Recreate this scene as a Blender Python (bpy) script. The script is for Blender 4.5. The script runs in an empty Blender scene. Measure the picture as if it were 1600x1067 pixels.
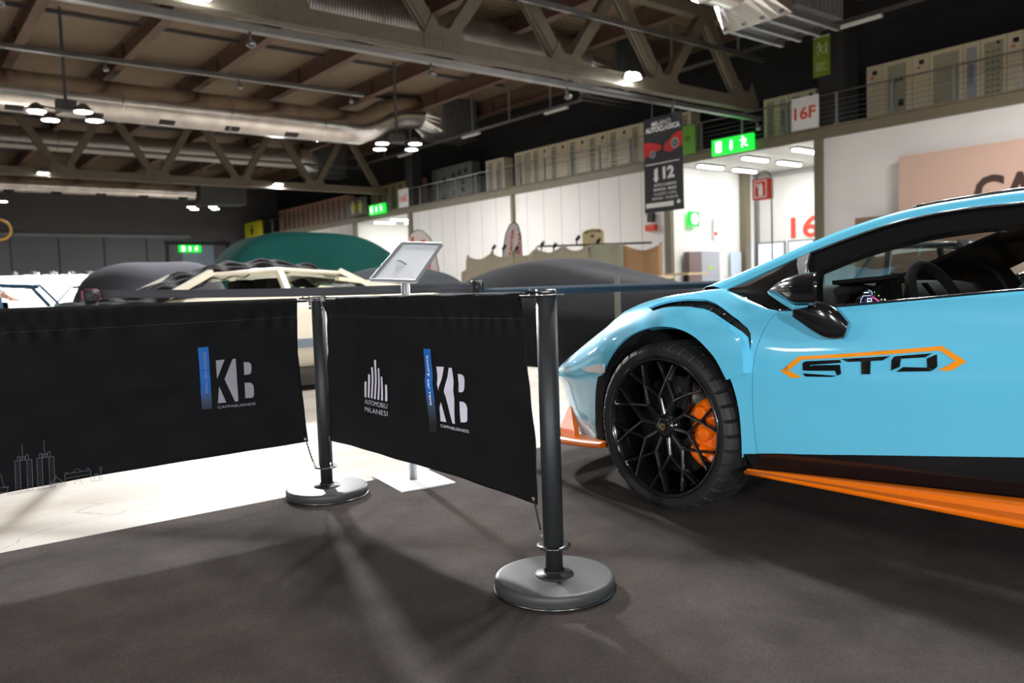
import bpy, bmesh, math, random
import numpy as np
from mathutils import Vector, Matrix
from mathutils.bvhtree import BVHTree
from mathutils.geometry import delaunay_2d_cdt
random.seed(7)
C = bpy.context.scene.collection
PI = math.pi

# ------------------------------------------------------------------ camera
HC = 0.905                       # lens height
PITCH, ROLL, FPX = 0.0659, 0.0333, 1251.6
YAW = 0.6704                     # the hall is turned by this angle about the lens
Fw = Vector((0, math.cos(PITCH), -math.sin(PITCH)))
_U = Vector((1, 0, 0)).cross(Fw)
Rv = Vector((1, 0, 0)) * math.cos(ROLL) - _U * math.sin(ROLL)
Uv = _U * math.cos(ROLL) + Vector((1, 0, 0)) * math.sin(ROLL)
cam_d = bpy.data.cameras.new('camera'); cam = bpy.data.objects.new('camera', cam_d); C.objects.link(cam)
cam_d.sensor_width = 36.0; cam_d.lens = FPX / 1600 * 36.0
cam_d.clip_start = 0.05; cam_d.clip_end = 300
M = Matrix((Rv, Uv, -Fw)).transposed().to_4x4(); M.translation = Vector((0, 0, HC)); cam.matrix_world = M
cam_d.dof.use_dof = True; cam_d.dof.focus_distance = 2.75; cam_d.dof.aperture_fstop = 3.2
bpy.context.scene.camera = cam

# ------------------------------------------------------------------ world and exposure
sc = bpy.context.scene
w = bpy.data.worlds.new('world'); sc.world = w; w.use_nodes = True
w.node_tree.nodes['Background'].inputs[0].default_value = (0.85, 0.92, 1.0, 1)
w.node_tree.nodes['Background'].inputs[1].default_value = 0.02
sc.view_settings.view_transform = 'Standard'; sc.view_settings.look = 'None'
sc.view_settings.gamma = 1.0; sc.view_settings.use_curve_mapping = False
sc.view_settings.exposure = 0.35

# ------------------------------------------------------------------ hall frame: p along the trusses, q along the right wall
ea = Vector((-math.sin(YAW), math.cos(YAW), 0)); eb = Vector((math.cos(YAW), math.sin(YAW), 0))
CO = Vector((0, 0, HC))
def H(p, q, z=0.0): return eb * p + ea * q + Vector((0, 0, z))
def hall(P): return Vector((P.dot(eb), P.dot(ea), P.z))
def ray(x, y): return Fw * FPX + Rv * (x - 800) - Uv * (y - 533.5)
def onp(x, y, p): d = ray(x, y); return hall(CO + d * (p / d.dot(eb)))
def onq(x, y, q): d = ray(x, y); return hall(CO + d * (q / d.dot(ea)))
def onz(x, y, z=0.0): d = ray(x, y); return hall(CO + d * ((z - HC) / d.z))

# ------------------------------------------------------------------ materials
_M = {}
def mat(name, col, rough=0.6, metal=0.0, noise=0.0, nscale=8.0, bump=0.0, bscale=40.0, coat=0.0, spec=0.5, emit=None, estr=0.0, noise2=None, sheen=0.0):
    if name in _M: return _M[name]
    m = bpy.data.materials.new(name); m.use_nodes = True; nt = m.node_tree
    b = nt.nodes['Principled BSDF']
    b.inputs['Roughness'].default_value = rough; b.inputs['Metallic'].default_value = metal
    b.inputs['Specular IOR Level'].default_value = spec
    b.inputs['Coat Weight'].default_value = coat; b.inputs['Coat Roughness'].default_value = 0.04
    b.inputs['Base Color'].default_value = (*col, 1)
    if sheen: b.inputs['Sheen Weight'].default_value = sheen
    tc = nt.nodes.new('ShaderNodeTexCoord')
    n = nt.nodes.new('ShaderNodeTexNoise'); n.inputs['Scale'].default_value = nscale; n.inputs['Detail'].default_value = 6
    nt.links.new(tc.outputs['Object'], n.inputs['Vector'])
    r = nt.nodes.new('ShaderNodeValToRGB'); k = max(noise, 0.02)
    c2 = noise2 or tuple(max(0, c * (1 - k)) for c in col)
    r.color_ramp.elements[0].position = 0.3; r.color_ramp.elements[1].position = 0.7
    r.color_ramp.elements[0].color = (*c2, 1); r.color_ramp.elements[1].color = (*[min(1, c * (1 + k * 0.5)) for c in col], 1)
    nt.links.new(n.outputs['Fac'], r.inputs['Fac']); nt.links.new(r.outputs['Color'], b.inputs['Base Color'])
    if bump:
        n2 = nt.nodes.new('ShaderNodeTexNoise'); n2.inputs['Scale'].default_value = bscale; n2.inputs['Detail'].default_value = 4
        nt.links.new(tc.outputs['Object'], n2.inputs['Vector'])
        bp = nt.nodes.new('ShaderNodeBump'); bp.inputs['Strength'].default_value = bump; bp.inputs['Distance'].default_value = 0.02
        nt.links.new(n2.outputs['Fac'], bp.inputs['Height']); nt.links.new(bp.outputs['Normal'], b.inputs['Normal'])
    if emit:
        b.inputs['Emission Color'].default_value = (*emit, 1); b.inputs['Emission Strength'].default_value = estr
    _M[name] = m; return m
def sr(r, g, b):   # 8-bit display colour to linear
    f = lambda c: (c / 255 / 12.92) if c <= 10 else ((c / 255 + 0.055) / 1.055) ** 2.4
    return (f(r), f(g), f(b))
def glass(name, tint, gloss_rough=0.02, base=0.06):
    m = bpy.data.materials.new(name); m.use_nodes = True; nt = m.node_tree; nt.nodes.clear()
    o = nt.nodes.new('ShaderNodeOutputMaterial'); mx = nt.nodes.new('ShaderNodeMixShader')
    t = nt.nodes.new('ShaderNodeBsdfTransparent'); t.inputs[0].default_value = (*tint, 1)
    g = nt.nodes.new('ShaderNodeBsdfGlossy'); g.inputs['Roughness'].default_value = gloss_rough
    lw = nt.nodes.new('ShaderNodeLayerWeight'); lw.inputs[0].default_value = 0.5
    pw = nt.nodes.new('ShaderNodeMath'); pw.operation = 'POWER'; pw.inputs[1].default_value = 5; nt.links.new(lw.outputs['Facing'], pw.inputs[0])
    f = nt.nodes.new('ShaderNodeMath'); f.operation = 'MULTIPLY_ADD'; f.inputs[1].default_value = 0.4; f.inputs[2].default_value = base; nt.links.new(pw.outputs[0], f.inputs[0])
    nt.links.new(f.outputs[0], mx.inputs[0]); nt.links.new(t.outputs[0], mx.inputs[1]); nt.links.new(g.outputs[0], mx.inputs[2])
    nt.links.new(mx.outputs[0], o.inputs[0]); return m

# ------------------------------------------------------------------ mesh builder
class MB:
    def __init__(s): s.v = []; s.f = []; s.m = []; s.sm = []
    def add(s, vs, fs, mi=0, smooth=False):
        o = len(s.v); s.v += [tuple(x) for x in vs]
        for f in fs: s.f.append([i + o for i in f]); s.m.append(mi); s.sm.append(smooth)
        return s
    def box(s, c, d, mi=0, ax=None, rot=0.0):
        hx, hy, hz = d[0] / 2, d[1] / 2, d[2] / 2; c = Vector(c)
        if ax is None:
            ax = (Vector((math.cos(rot), math.sin(rot), 0)), Vector((-math.sin(rot), math.cos(rot), 0)), Vector((0, 0, 1)))
        vs = [c + ax[0] * (hx * i) + ax[1] * (hy * j) + ax[2] * (hz * k) for k in (-1, 1) for j in (-1, 1) for i in (-1, 1)]
        return s.add(vs, [(0, 2, 3, 1), (4, 5, 7, 6), (0, 1, 5, 4), (2, 6, 7, 3), (0, 4, 6, 2), (1, 3, 7, 5)], mi)
    def bar(s, a, b, w, h, mi=0, up=(0, 0, 1)):
        a, b = Vector(a), Vector(b); x = (b - a); L = x.length; x.normalize(); up = Vector(up)
        y = up.cross(x)
        if y.length < 1e-4: y = Vector((1, 0, 0)).cross(x)
        y.normalize(); z = x.cross(y)
        return s.box((a + b) / 2, (L, w, h), mi, (x, y, z))
    def tube(s, pts, r, n=10, mi=0, cap=True, smooth=True, closed=False):
        pts = [Vector(p) for p in pts]; R = r if isinstance(r, (list, tuple)) else [r] * len(pts)
        vs = []; fs = []; prev = None; N = len(pts)
        for i, p in enumerate(pts):
            if closed: t = pts[(i + 1) % N] - pts[(i - 1) % N]
            else: t = (pts[min(i + 1, N - 1)] - pts[max(i - 1, 0)])
            t.normalize()
            if prev is None:
                x = Vector((0, 0, 1)).cross(t)
                if x.length < 1e-3: x = Vector((1, 0, 0)).cross(t)
            else: x = prev - t * prev.dot(t)
            x.normalize(); prev = x; y = t.cross(x)
            for k in range(n): a = 2 * PI * k / n; vs.append(p + x * (R[i] * math.cos(a)) + y * (R[i] * math.sin(a)))
        for i in range(N if closed else N - 1):
            for k in range(n):
                a, b = i * n + k, i * n + (k + 1) % n; j = ((i + 1) % N) * n
                fs.append((a, b, j + (k + 1) % n, j + k))
        s.add(vs, fs, mi, smooth)
        if cap and not closed:
            s.add(vs[:n], [tuple(range(n))[::-1]], mi); s.add(vs[-n:], [tuple(range(n))], mi)
        return s
    def cyl(s, a, b, r, n=16, mi=0, r2=None): return s.tube([a, b], [r, r if r2 is None else r2], n, mi)
    def lathe(s, prof, c=(0, 0, 0), axis=(0, 0, 1), n=32, mi=0, smooth=True, mf=None):
        ax = Vector(axis).normalized(); x = ax.orthogonal().normalized(); y = ax.cross(x); c = Vector(c); vs = []; fs = []
        for (r, h) in prof:
            for k in range(n): a = 2 * PI * k / n; vs.append(c + ax * h + (x * math.cos(a) + y * math.sin(a)) * max(r, 1e-4))
        for i in range(len(prof) - 1):
            for k in range(n): fs.append((i * n + k, i * n + (k + 1) % n, (i + 1) * n + (k + 1) % n, (i + 1) * n + k))
        return s.add(vs, fs, mi, smooth)
    def prism(s, poly, fr, th, mi=0):
        """poly: 2D outline; fr(x, y, d) -> point, d runs into the depth"""
        n = len(poly); vs = [fr(x, y, 0) for x, y in poly] + [fr(x, y, th) for x, y in poly]
        return s.add(vs, [tuple(range(n)), tuple(range(2 * n - 1, n - 1, -1))] + [(i, i + n, (i + 1) % n + n, (i + 1) % n) for i in range(n)], mi)
    def grid(s, nu, nv, fn, mi=0, smooth=True, flip=False):
        vs = [fn(i / nu, j / nv) for i in range(nu + 1) for j in range(nv + 1)]; fs = []
        for i in range(nu):
            for j in range(nv):
                a = i * (nv + 1) + j; q = (a, a + 1, a + nv + 2, a + nv + 1); fs.append(q[::-1] if flip else q)
        return s.add(vs, fs, mi, smooth)
    def uv(s, c, r, n=14, m=8, mi=0):
        return s.lathe([(r[0] * math.sin(PI * i / m), -r[2] * math.cos(PI * i / m)) for i in range(m + 1)], c, n=n, mi=mi) if r[0] == r[1] else \
            s.grid(n, m, lambda a, b: Vector(c) + Vector((r[0] * math.cos(2 * PI * a) * math.sin(PI * b), r[1] * math.sin(2 * PI * a) * math.sin(PI * b), -r[2] * math.cos(PI * b))), mi)

def link(name, mb, mats, parent=None, at=None, bevel=0.0, fixn=True):
    """one mesh object. coordinates are hall coordinates; at / the parent's base is subtracted"""
    me = bpy.data.meshes.new(name)
    off = Vector(at) if at is not None else (Vector(parent['_at']) if parent is not None and '_at' in parent else Vector((0, 0, 0)))
    me.from_pydata([tuple(Vector(v) - off) for v in mb.v], [], mb.f)
    ms = mats if isinstance(mats, (list, tuple)) else [mats]
    for m in ms: me.materials.append(m)
    for p, mi, sm in zip(me.polygons, mb.m, mb.sm): p.material_index = min(mi, len(ms) - 1); p.use_smooth = sm
    if fixn:
        bm = bmesh.new(); bm.from_mesh(me)
        bmesh.ops.remove_doubles(bm, verts=bm.verts, dist=1e-5)
        bmesh.ops.recalc_face_normals(bm, faces=bm.faces); bm.to_mesh(me); bm.free()
    o = bpy.data.objects.new(name, me); C.objects.link(o)
    if parent is not None: o.parent = parent; o['_at'] = tuple(off)
    else:
        o.location = H(*off); o.rotation_euler = (0, 0, YAW)
    if bevel:
        b = o.modifiers.new('bevel', 'BEVEL'); b.width = bevel; b.segments = 2; b.limit_method = 'ANGLE'; b.angle_limit = 0.7
        b.harden_normals = False
    return o
def tag(o, label=None, cat=None, group=None, kind=None):
    if label: o['label'] = label
    if cat: o['category'] = cat
    if group: o['group'] = group
    if kind: o['kind'] = kind
    return o
def thing(name, label, cat, at, group=None, rot=0.0):
    o = bpy.data.objects.new(name, None); C.objects.link(o); o.empty_display_size = 0.1
    o.location = H(*at); o.rotation_euler = (0, 0, YAW + rot); o['_at'] = tuple(at)
    return tag(o, label, cat, group)
def local(name, label, cat, at, group=None, rot=0.0):      # a thing whose parts are built about its own base
    o = thing(name, label, cat, at, group, rot); o['_at'] = (0, 0, 0); return o
def clone(root, at, rot=0.0, label=None, group=None):
    r = root.copy(); C.objects.link(r); r.location = H(*at); r.rotation_euler = (0, 0, YAW + rot)
    if label: r['label'] = label
    if group: r['group'] = group
    for ch in list(root.children):
        c = ch.copy(); C.objects.link(c); c.parent = r
        for g in list(ch.children):
            d = g.copy(); C.objects.link(d); d.parent = c
    return r
def struct(name, mb, mats, at=(0, 0, 0), **k): return tag(link(name, mb, mats, at=at, **k), kind='structure')

def cdt(outline, holes=(), step=0.03):
    """triangulate an outline with inner points; returns verts 2D, tris"""
    def dens(pl):
        o = []
        for i, a in enumerate(pl):
            b = pl[(i + 1) % len(pl)]; L = math.dist(a, b); n = max(1, int(L / step))
            o += [(a[0] + (b[0] - a[0]) * k / n, a[1] + (b[1] - a[1]) * k / n) for k in range(n)]
        return o
    def inside(pt, pl):
        c = False; x, y = pt
        for i in range(len(pl)):
            x1, y1 = pl[i]; x2, y2 = pl[i - 1]
            if (y1 > y) != (y2 > y) and x < (x2 - x1) * (y - y1) / (y2 - y1) + x1: c = not c
        return c
    loops = [dens(outline)] + [dens(h) for h in holes]
    vs = []; es = []
    for l in loops:
        o = len(vs); vs += l; es += [(o + i, o + (i + 1) % len(l)) for i in range(len(l))]
    edge = np.array(vs)
    xs = [p[0] for p in loops[0]]; ys = [p[1] for p in loops[0]]
    x = min(xs) + step / 2
    while x < max(xs):
        y = min(ys) + step / 2
        while y < max(ys):
            if inside((x, y), loops[0]) and not any(inside((x, y), h) for h in loops[1:]) and ((edge - (x, y)) ** 2).sum(1).min() > (step * 0.45) ** 2: vs.append((x, y))
            y += step
        x += step
    r = delaunay_2d_cdt([Vector(v) for v in vs], es, [], 0, 1e-6)
    V = [tuple(v) for v in r[0]]; T = []
    for f in r[2]:
        c = (sum(V[i][0] for i in f) / len(f), sum(V[i][1] for i in f) / len(f))
        if inside(c, loops[0]) and not any(inside(c, h) for h in loops[1:]): T.append(tuple(f))
    return V, T

def text_poly(s, bold=0.0, shear=0.0, res=3):
    cu = bpy.data.curves.new('t', 'FONT'); cu.body = s; cu.size = 1; cu.offset = bold; cu.shear = shear; cu.resolution_u = res; cu.extrude = 0.0
    o = bpy.data.objects.new('t', cu); C.objects.link(o)
    dg = bpy.context.evaluated_depsgraph_get(); me = bpy.data.meshes.new_from_object(o.evaluated_get(dg))
    vs = [tuple(v.co)[:2] for v in me.vertices]; fs = [tuple(p.vertices) for p in me.polygons]
    bpy.data.objects.remove(o); bpy.data.curves.remove(cu); bpy.data.meshes.remove(me)
    return vs, fs
def text(mb, s, fr, x, y, w, h, mi=0, bold=0.0, shear=0.0):
    """lettering filling the box x,y (lower left) w,h of the frame fr(x, y, d)"""
    vs, fs = text_poly(s, bold, shear)
    x0 = min(v[0] for v in vs); x1 = max(v[0] for v in vs); y0 = min(v[1] for v in vs); y1 = max(v[1] for v in vs)
    mb.add([fr(x + (v[0] - x0) / (x1 - x0) * w, y + (v[1] - y0) / (y1 - y0) * h, 0) for v in vs], fs, mi); return mb
def frame_p(p, q0, z0, d=-1.0):     # writing on a plane p = const, seen from smaller p: x runs to smaller q
    return lambda x, y, t: Vector((p - t, q0 - x, z0 + y))
def frame_q(q, p0, z0):             # writing on a plane q = const, seen from smaller q: x runs to larger p
    return lambda x, y, t: Vector((p0 + x, q - t, z0 + y))
def running_man(mb, fr, cx, cy, h, mi=0, mirror=1):
    """figure running to one side, height h, built of flat limbs"""
    def limb(a, b, w):
        a = (cx + mirror * a[0] * h, cy + a[1] * h); b = (cx + mirror * b[0] * h, cy + b[1] * h)
        dx, dy = b[0] - a[0], b[1] - a[1]; L = math.hypot(dx, dy); nx, ny = -dy / L * w * h / 2, dx / L * w * h / 2
        mb.add([fr(a[0] + nx, a[1] + ny, 0), fr(a[0] - nx, a[1] - ny, 0), fr(b[0] - nx, b[1] - ny, 0), fr(b[0] + nx, b[1] + ny, 0)], [(0, 1, 2, 3)], mi)
    hd = [(cx + mirror * (.1 + .1 * math.cos(a)) * h, cy + (.42 + .1 * math.sin(a)) * h) for a in np.linspace(0, 2 * PI, 13)[:-1]]
    mb.add([fr(x, y, 0) for x, y in hd], [tuple(range(12))], mi)
    for a, b, w_ in (((.04, .3), (-.06, -.05), .17), ((.03, .27), (.25, .12), .08), ((.25, .12), (.34, .25), .07), ((.02, .28), (-.2, .2), .08), ((-.2, .2), (-.24, .02), .07),
                     ((-.05, -.02), (.18, -.15), .11), ((.18, -.15), (.14, -.42), .09), ((-.05, -.03), (-.14, -.25), .11), ((-.14, -.25), (-.38, -.3), .09)): limb(a, b, w_)
    return mb
def rect(mb, fr, x, y, w, h, mi=0): return mb.add([fr(x, y, 0), fr(x + w, y, 0), fr(x + w, y + h, 0), fr(x, y + h, 0)], [(0, 1, 2, 3)], mi)
def poly(mb, fr, pts, mi=0): return mb.add([fr(a, b, 0) for a, b in pts], [tuple(range(len(pts)))], mi)
def area_light(name, parent, at, size, power, col=(1.0, 0.98, 0.95), shape='DISK', spread=PI, d=None):
    L = bpy.data.lights.new(name, 'AREA'); L.shape = shape; L.size = size; L.energy = power; L.color = col; L.spread = spread
    o = bpy.data.objects.new(name, L); C.objects.link(o); o.parent = parent; o.location = at
    if d is not None: o.rotation_euler = Vector(d).to_track_quat('-Z', 'Y').to_euler()
    return o
# ------------------------------------------------------------------ shared materials
m_steel = mat('truss_paint', sr(112, 104, 88), 0.55, 0.0, 0.12, 3, 0.05)
m_brown = mat('beam_paint', sr(104, 80, 66), 0.6, 0, 0.15, 2)
m_galv = mat('galvanised_metal', sr(150, 150, 150), 0.4, 0.9, 0.15, 3)
m_foil = mat('duct_metal', sr(238, 232, 228), 0.2, 1.0, 0.25, 1.4, 0.25, 3.0)
m_foil2 = mat('hood_metal', sr(225, 225, 225), 0.2, 1.0, 0.1, 3, 0.5, 5.0)
m_wallw = mat('white_wall', sr(238, 236, 234), 0.7, 0, 0.04, 0.6)
m_alc = mat('alcove_white', sr(240, 240, 238), 0.7, 0, 0.03, 0.6)
m_dark = mat('dark_cladding', sr(96, 95, 97), 0.75, 0, 0.12, 0.5, 0.1, 6)
m_darker = mat('dark_wall', sr(48, 48, 50), 0.8, 0, 0.15, 0.4)
m_olive = mat('olive_steel', sr(118, 110, 90), 0.5, 0, 0.1, 2)
m_grey = mat('grey_paint', sr(128, 130, 132), 0.5, 0, 0.08, 2)
m_black = mat('black_plastic', (0.012, 0.012, 0.013), 0.4)
m_white = mat('white_paint', sr(240, 240, 240), 0.5)
m_red = mat('red_sign', sr(222, 60, 40), 0.5)
m_green = mat('exit_green', sr(10, 150, 50), 0.5, emit=sr(20, 215, 60), estr=1.1)
m_greenw = mat('exit_white', sr(240, 255, 240), 0.5, emit=(0.85, 1, 0.88), estr=1.6)
m_tube = mat('fluorescent_tube', (1, 1, 1), 0.5, emit=(1, 1, 0.97), estr=9)
m_lens = mat('lamp_lens', (1, 1, 1), 0.5, emit=(0.93, 0.97, 1), estr=30)

def wavy(name, col, scale, axis='X', strength=0.6, rough=0.6, dist=0.05, col2=None):
    m = mat(name, col, rough, 0, 0.1, 0.7); nt = m.node_tree; b = nt.nodes['Principled BSDF']
    wv = nt.nodes.new('ShaderNodeTexWave'); wv.bands_direction = axis; wv.inputs['Scale'].default_value = scale
    tc = nt.nodes.new('ShaderNodeTexCoord'); nt.links.new(tc.outputs['Object'], wv.inputs['Vector'])
    bp = nt.nodes.new('ShaderNodeBump'); bp.inputs['Strength'].default_value = strength; bp.inputs['Distance'].default_value = dist
    nt.links.new(wv.outputs['Fac'], bp.inputs['Height']); nt.links.new(bp.outputs['Normal'], b.inputs['Normal']); return m
m_roof = wavy('corrugated_roof', sr(138, 120, 98), 1.1, 'Y', 1.0, 0.6, 0.10)
m_rib = wavy('ribbed_duct', sr(190, 185, 180), 3.0, 'X', 0.7, 0.35, 0.03); m_rib.node_tree.nodes['Principled BSDF'].inputs['Metallic'].default_value = 0.9
m_boxrib = wavy('ribbed_box', sr(92, 94, 96), 1.6, 'X', 0.6, 0.5, 0.04)

# polished concrete floor with faint cracks and stains
m_floor = mat('polished_floor', sr(176, 169, 160), 0.6, 0, 0.09, 1.2, 0.0, spec=.06)
nt = m_floor.node_tree; b = nt.nodes['Principled BSDF']; tc = nt.nodes.new('ShaderNodeTexCoord')
mp = nt.nodes.new('ShaderNodeMapping'); mp.inputs['Scale'].default_value = (0.6, 1.4, 1); nt.links.new(tc.outputs['Object'], mp.inputs[0])
dn = nt.nodes.new('ShaderNodeTexNoise'); dn.inputs['Scale'].default_value = 2.2; dn.inputs['Detail'].default_value = 8
nt.links.new(mp.outputs[0], dn.inputs['Vector'])
mm = nt.nodes.new('ShaderNodeMix'); mm.data_type = 'RGBA'; mm.inputs[0].default_value = 0.25
nt.links.new(mp.outputs[0], mm.inputs[6]); nt.links.new(dn.outputs['Color'], mm.inputs[7])
vo = nt.nodes.new('ShaderNodeTexVoronoi'); vo.feature = 'DISTANCE_TO_EDGE'; vo.inputs['Scale'].default_value = 2.6; nt.links.new(mm.outputs[2], vo.inputs['Vector'])
rp = nt.nodes.new('ShaderNodeValToRGB'); rp.color_ramp.elements[0].position = 0.0; rp.color_ramp.elements[1].position = 0.012
rp.color_ramp.elements[0].color = (0.0, 0, 0, 1); rp.color_ramp.elements[1].color = (1, 1, 1, 1); nt.links.new(vo.outputs['Distance'], rp.inputs[0])
gate = nt.nodes.new('ShaderNodeTexNoise'); gate.inputs['Scale'].default_value = 1.3; nt.links.new(tc.outputs['Object'], gate.inputs['Vector'])
gr = nt.nodes.new('ShaderNodeValToRGB'); gr.color_ramp.elements[0].position = 0.5; gr.color_ramp.elements[1].position = 0.62; nt.links.new(gate.outputs['Fac'], gr.inputs[0])
inv = nt.nodes.new('ShaderNodeMath'); inv.operation = 'SUBTRACT'; inv.inputs[0].default_value = 1; nt.links.new(rp.outputs[0], inv.inputs[1])
mu = nt.nodes.new('ShaderNodeMath'); mu.operation = 'MULTIPLY'; nt.links.new(inv.outputs[0], mu.inputs[0]); nt.links.new(gr.outputs[0], mu.inputs[1])
mu2 = nt.nodes.new('ShaderNodeMath'); mu2.operation = 'MULTIPLY'; mu2.inputs[1].default_value = 0.45; nt.links.new(mu.outputs[0], mu2.inputs[0])
mix = nt.nodes.new('ShaderNodeMix'); mix.data_type = 'RGBA'; nt.links.new(mu2.outputs[0], mix.inputs[0])
src = [l for l in nt.links if l.to_socket == b.inputs['Base Color']][0].from_socket
# larger soft streaks
st = nt.nodes.new('ShaderNodeTexNoise'); st.inputs['Scale'].default_value = 1.1; st.inputs['Detail'].default_value = 10; st.inputs['Roughness'].default_value = 0.65; nt.links.new(mp.outputs[0], st.inputs['Vector'])
sr_ = nt.nodes.new('ShaderNodeValToRGB'); sr_.color_ramp.elements[0].position = 0.35; sr_.color_ramp.elements[1].position = 0.55
sr_.color_ramp.elements[0].color = (0.80, 0.76, 0.71, 1); sr_.color_ramp.elements[1].color = (1, 1, 1, 1); nt.links.new(st.outputs['Fac'], sr_.inputs[0])
mlt = nt.nodes.new('ShaderNodeMix'); mlt.data_type = 'RGBA'; mlt.blend_type = 'MULTIPLY'; mlt.inputs[0].default_value = 1
nt.links.new(src, mlt.inputs[6]); nt.links.new(sr_.outputs[0], mlt.inputs[7])
nt.links.new(mlt.outputs[2], mix.inputs[6]); mix.inputs[7].default_value = (0.16, 0.13, 0.11, 1)
nt.links.new(mix.outputs[2], b.inputs['Base Color'])

m_carpet = mat('dark_carpet', sr(82, 76, 73), 0.95, 0, 0.22, 5, 0.5, 420, spec=0.06)
nt = m_carpet.node_tree; b = nt.nodes['Principled BSDF']; tc = nt.nodes.new('ShaderNodeTexCoord')
fn = nt.nodes.new('ShaderNodeTexNoise'); fn.inputs['Scale'].default_value = 260; fn.inputs['Detail'].default_value = 3; nt.links.new(tc.outputs['Object'], fn.inputs['Vector'])
fr_ = nt.nodes.new('ShaderNodeValToRGB'); fr_.color_ramp.elements[0].position = 0.35; fr_.color_ramp.elements[1].position = 0.7
fr_.color_ramp.elements[0].color = (0.7, 0.7, 0.7, 1); fr_.color_ramp.elements[1].color = (1.15, 1.12, 1.1, 1); nt.links.new(fn.outputs['Fac'], fr_.inputs[0])
ml = nt.nodes.new('ShaderNodeMix'); ml.data_type = 'RGBA'; ml.blend_type = 'MULTIPLY'; ml.inputs[0].default_value = 1
src = [l for l in nt.links if l.to_socket == b.inputs['Base Color']][0].from_socket
nt.links.new(src, ml.inputs[6]); nt.links.new(fr_.outputs[0], ml.inputs[7]); nt.links.new(ml.outputs[2], b.inputs['Base Color'])

# ------------------------------------------------------------------ the shell of the hall
PW = 25.4; QB = 69.7; ZM = 5.95; ZR = 10.95
struct('floor', MB().box((4, 22, -0.05), (60, 100, 0.1)), m_floor, at=(4, 22, 0))
m = MB().box((2.5, -1.3, 0.003), (13, 9.44, 0.006)); cp = link('carpet', m, m_carpet, at=(2.5, -1.3, 0))
tag(cp, 'dark grey exhibition carpet laid under the car and barriers', 'carpet')
struct('ceiling', MB().box((2, 21, ZR + 0.06), (56, 98, 0.12)), m_roof, at=(2, 21, ZR))

# right wall: white panels up to the mezzanine, two recessed gates, dark wall above
bays = [(-28, 15.05), (21.5, 31.45), (31.6, 41.35), (48.35, 57.2), (57.35, QB)]
wr = MB()
for a, b_ in bays: wr.box((PW + 0.1, (a + b_) / 2, 2.8), (0.2, b_ - a, 5.6), 0)
k = -27.0
while k < QB:                                     # fine joints between the panels
    if k > 21.6 and not 41.2 < k < 48.5: wr.box((PW - .002, k, 2.8), (0.006, 0.014, 5.6), 1)
    k += 1.25
struct('wall_right', wr, [m_wallw, m_grey], at=(PW, 20, 0))
for n_, (q0, q1, back) in enumerate(((15.05, 21.5, 31.0), (41.35, 48.35, 31.0))):
    al = MB()
    al.box(((PW + back) / 2 + .1, q1 + 0.1, 2.8), (back - PW, 0.2, 5.6), 0).box(((PW + back) / 2 + .1, q0 - 0.1, 2.8), (back - PW, 0.2, 5.6), 0)
    al.box((back + 0.6, (q0 + q1) / 2, 2.8), (0.2, q1 - q0 + 2, 5.6), 0)
    al.box(((PW + back) / 2 + .4, (q0 + q1) / 2, 5.68), (back - PW + 0.8, q1 - q0, 0.14), 1)
    tag(link('wall_gate', al, [m_alc, mat('gate_ceiling', sr(205, 205, 200), 0.6)], at=(PW, q0, 0)), kind='structure')
struct('wall_upper', MB().box((PW + 3.6, 21, 8.5), (0.2, 98, 5)), m_darker, at=(PW + 3.6, 21, 6))
struct('floor_mezzanine', MB().box((PW + 1.8, 21, ZM - 0.03), (3.6, 98, 0.08)), m_grey, at=(PW + 1.8, 21, ZM))
em = MB().box((PW - 0.03, 21, 5.76), (0.12, 98, 0.34)).box((PW - 0.07, 21, 5.95), (0.24, 98, 0.05))
struct('trim_1', em, [m_olive], at=(PW, 21, 5.6))
wb = MB().box((4, QB + 0.1, 5.5), (54, 0.2, 11), 0)
struct('wall_back', wb, m_dark, at=(2, QB, 0))
for i, (pp, wd) in enumerate(((14.91, .27), (21.5, .32), (31.5, .2), (41.3, .3), (48.3, .3), (57.3, .2))):
    struct('trim_%d' % (i + 2), MB().box((PW - 0.06, pp, 2.8), (0.2, wd, 5.6)), m_olive, at=(PW, pp, 0))
struct('trim_8', MB().box((30.2, 21.3, 2.8), (.35, .3, 5.6)), m_olive, at=(30.2, 21.3, 0))
struct('trim_9', MB().box((PW + .55, 14.55, 8.4), (.9, .9, 4.9)), m_darker, at=(PW + .5, 14.55, 6))
struct('trim_10', MB().box((PW + .35, 41.4, 8.4), (.7, .8, 4.9)), m_darker, at=(PW + .4, 41.4, 6))

# cladding on the back wall: big lighter sliding panels with a rail, and a door with its frame
bp_ = MB()
for i in range(9): bp_.box((-6 + i * 3.15, QB - 0.12, 3.0), (3.06, 0.1, 6.0), 0)
bp_.box((6.6, QB - 0.2, 6.1), (29, 0.2, 0.25), 1)
tag(link('sliding_wall', bp_, [mat('panel_grey', sr(98, 100, 106), 0.6, 0, 0.1, 0.5), m_grey], at=(6, QB - .12, 0)), 'tall grey sliding panels along the foot of the far wall', 'wall panel')
d_ = MB().box((21.7, QB - .12, 2.9), (2.6, .14, 5.8), 0).box((21.7, QB - .2, 5.6), (5.4, .12, .3), 1)
for x_ in (19.2, 24.2): d_.box((x_, QB - .2, 2.8), (.25, .12, 5.6), 1)
tag(link('door_1', d_, [mat('door_blue', sr(134, 150, 166), 0.5), m_darker], at=(21.7, QB - .1, 0)), kind='structure')

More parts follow.
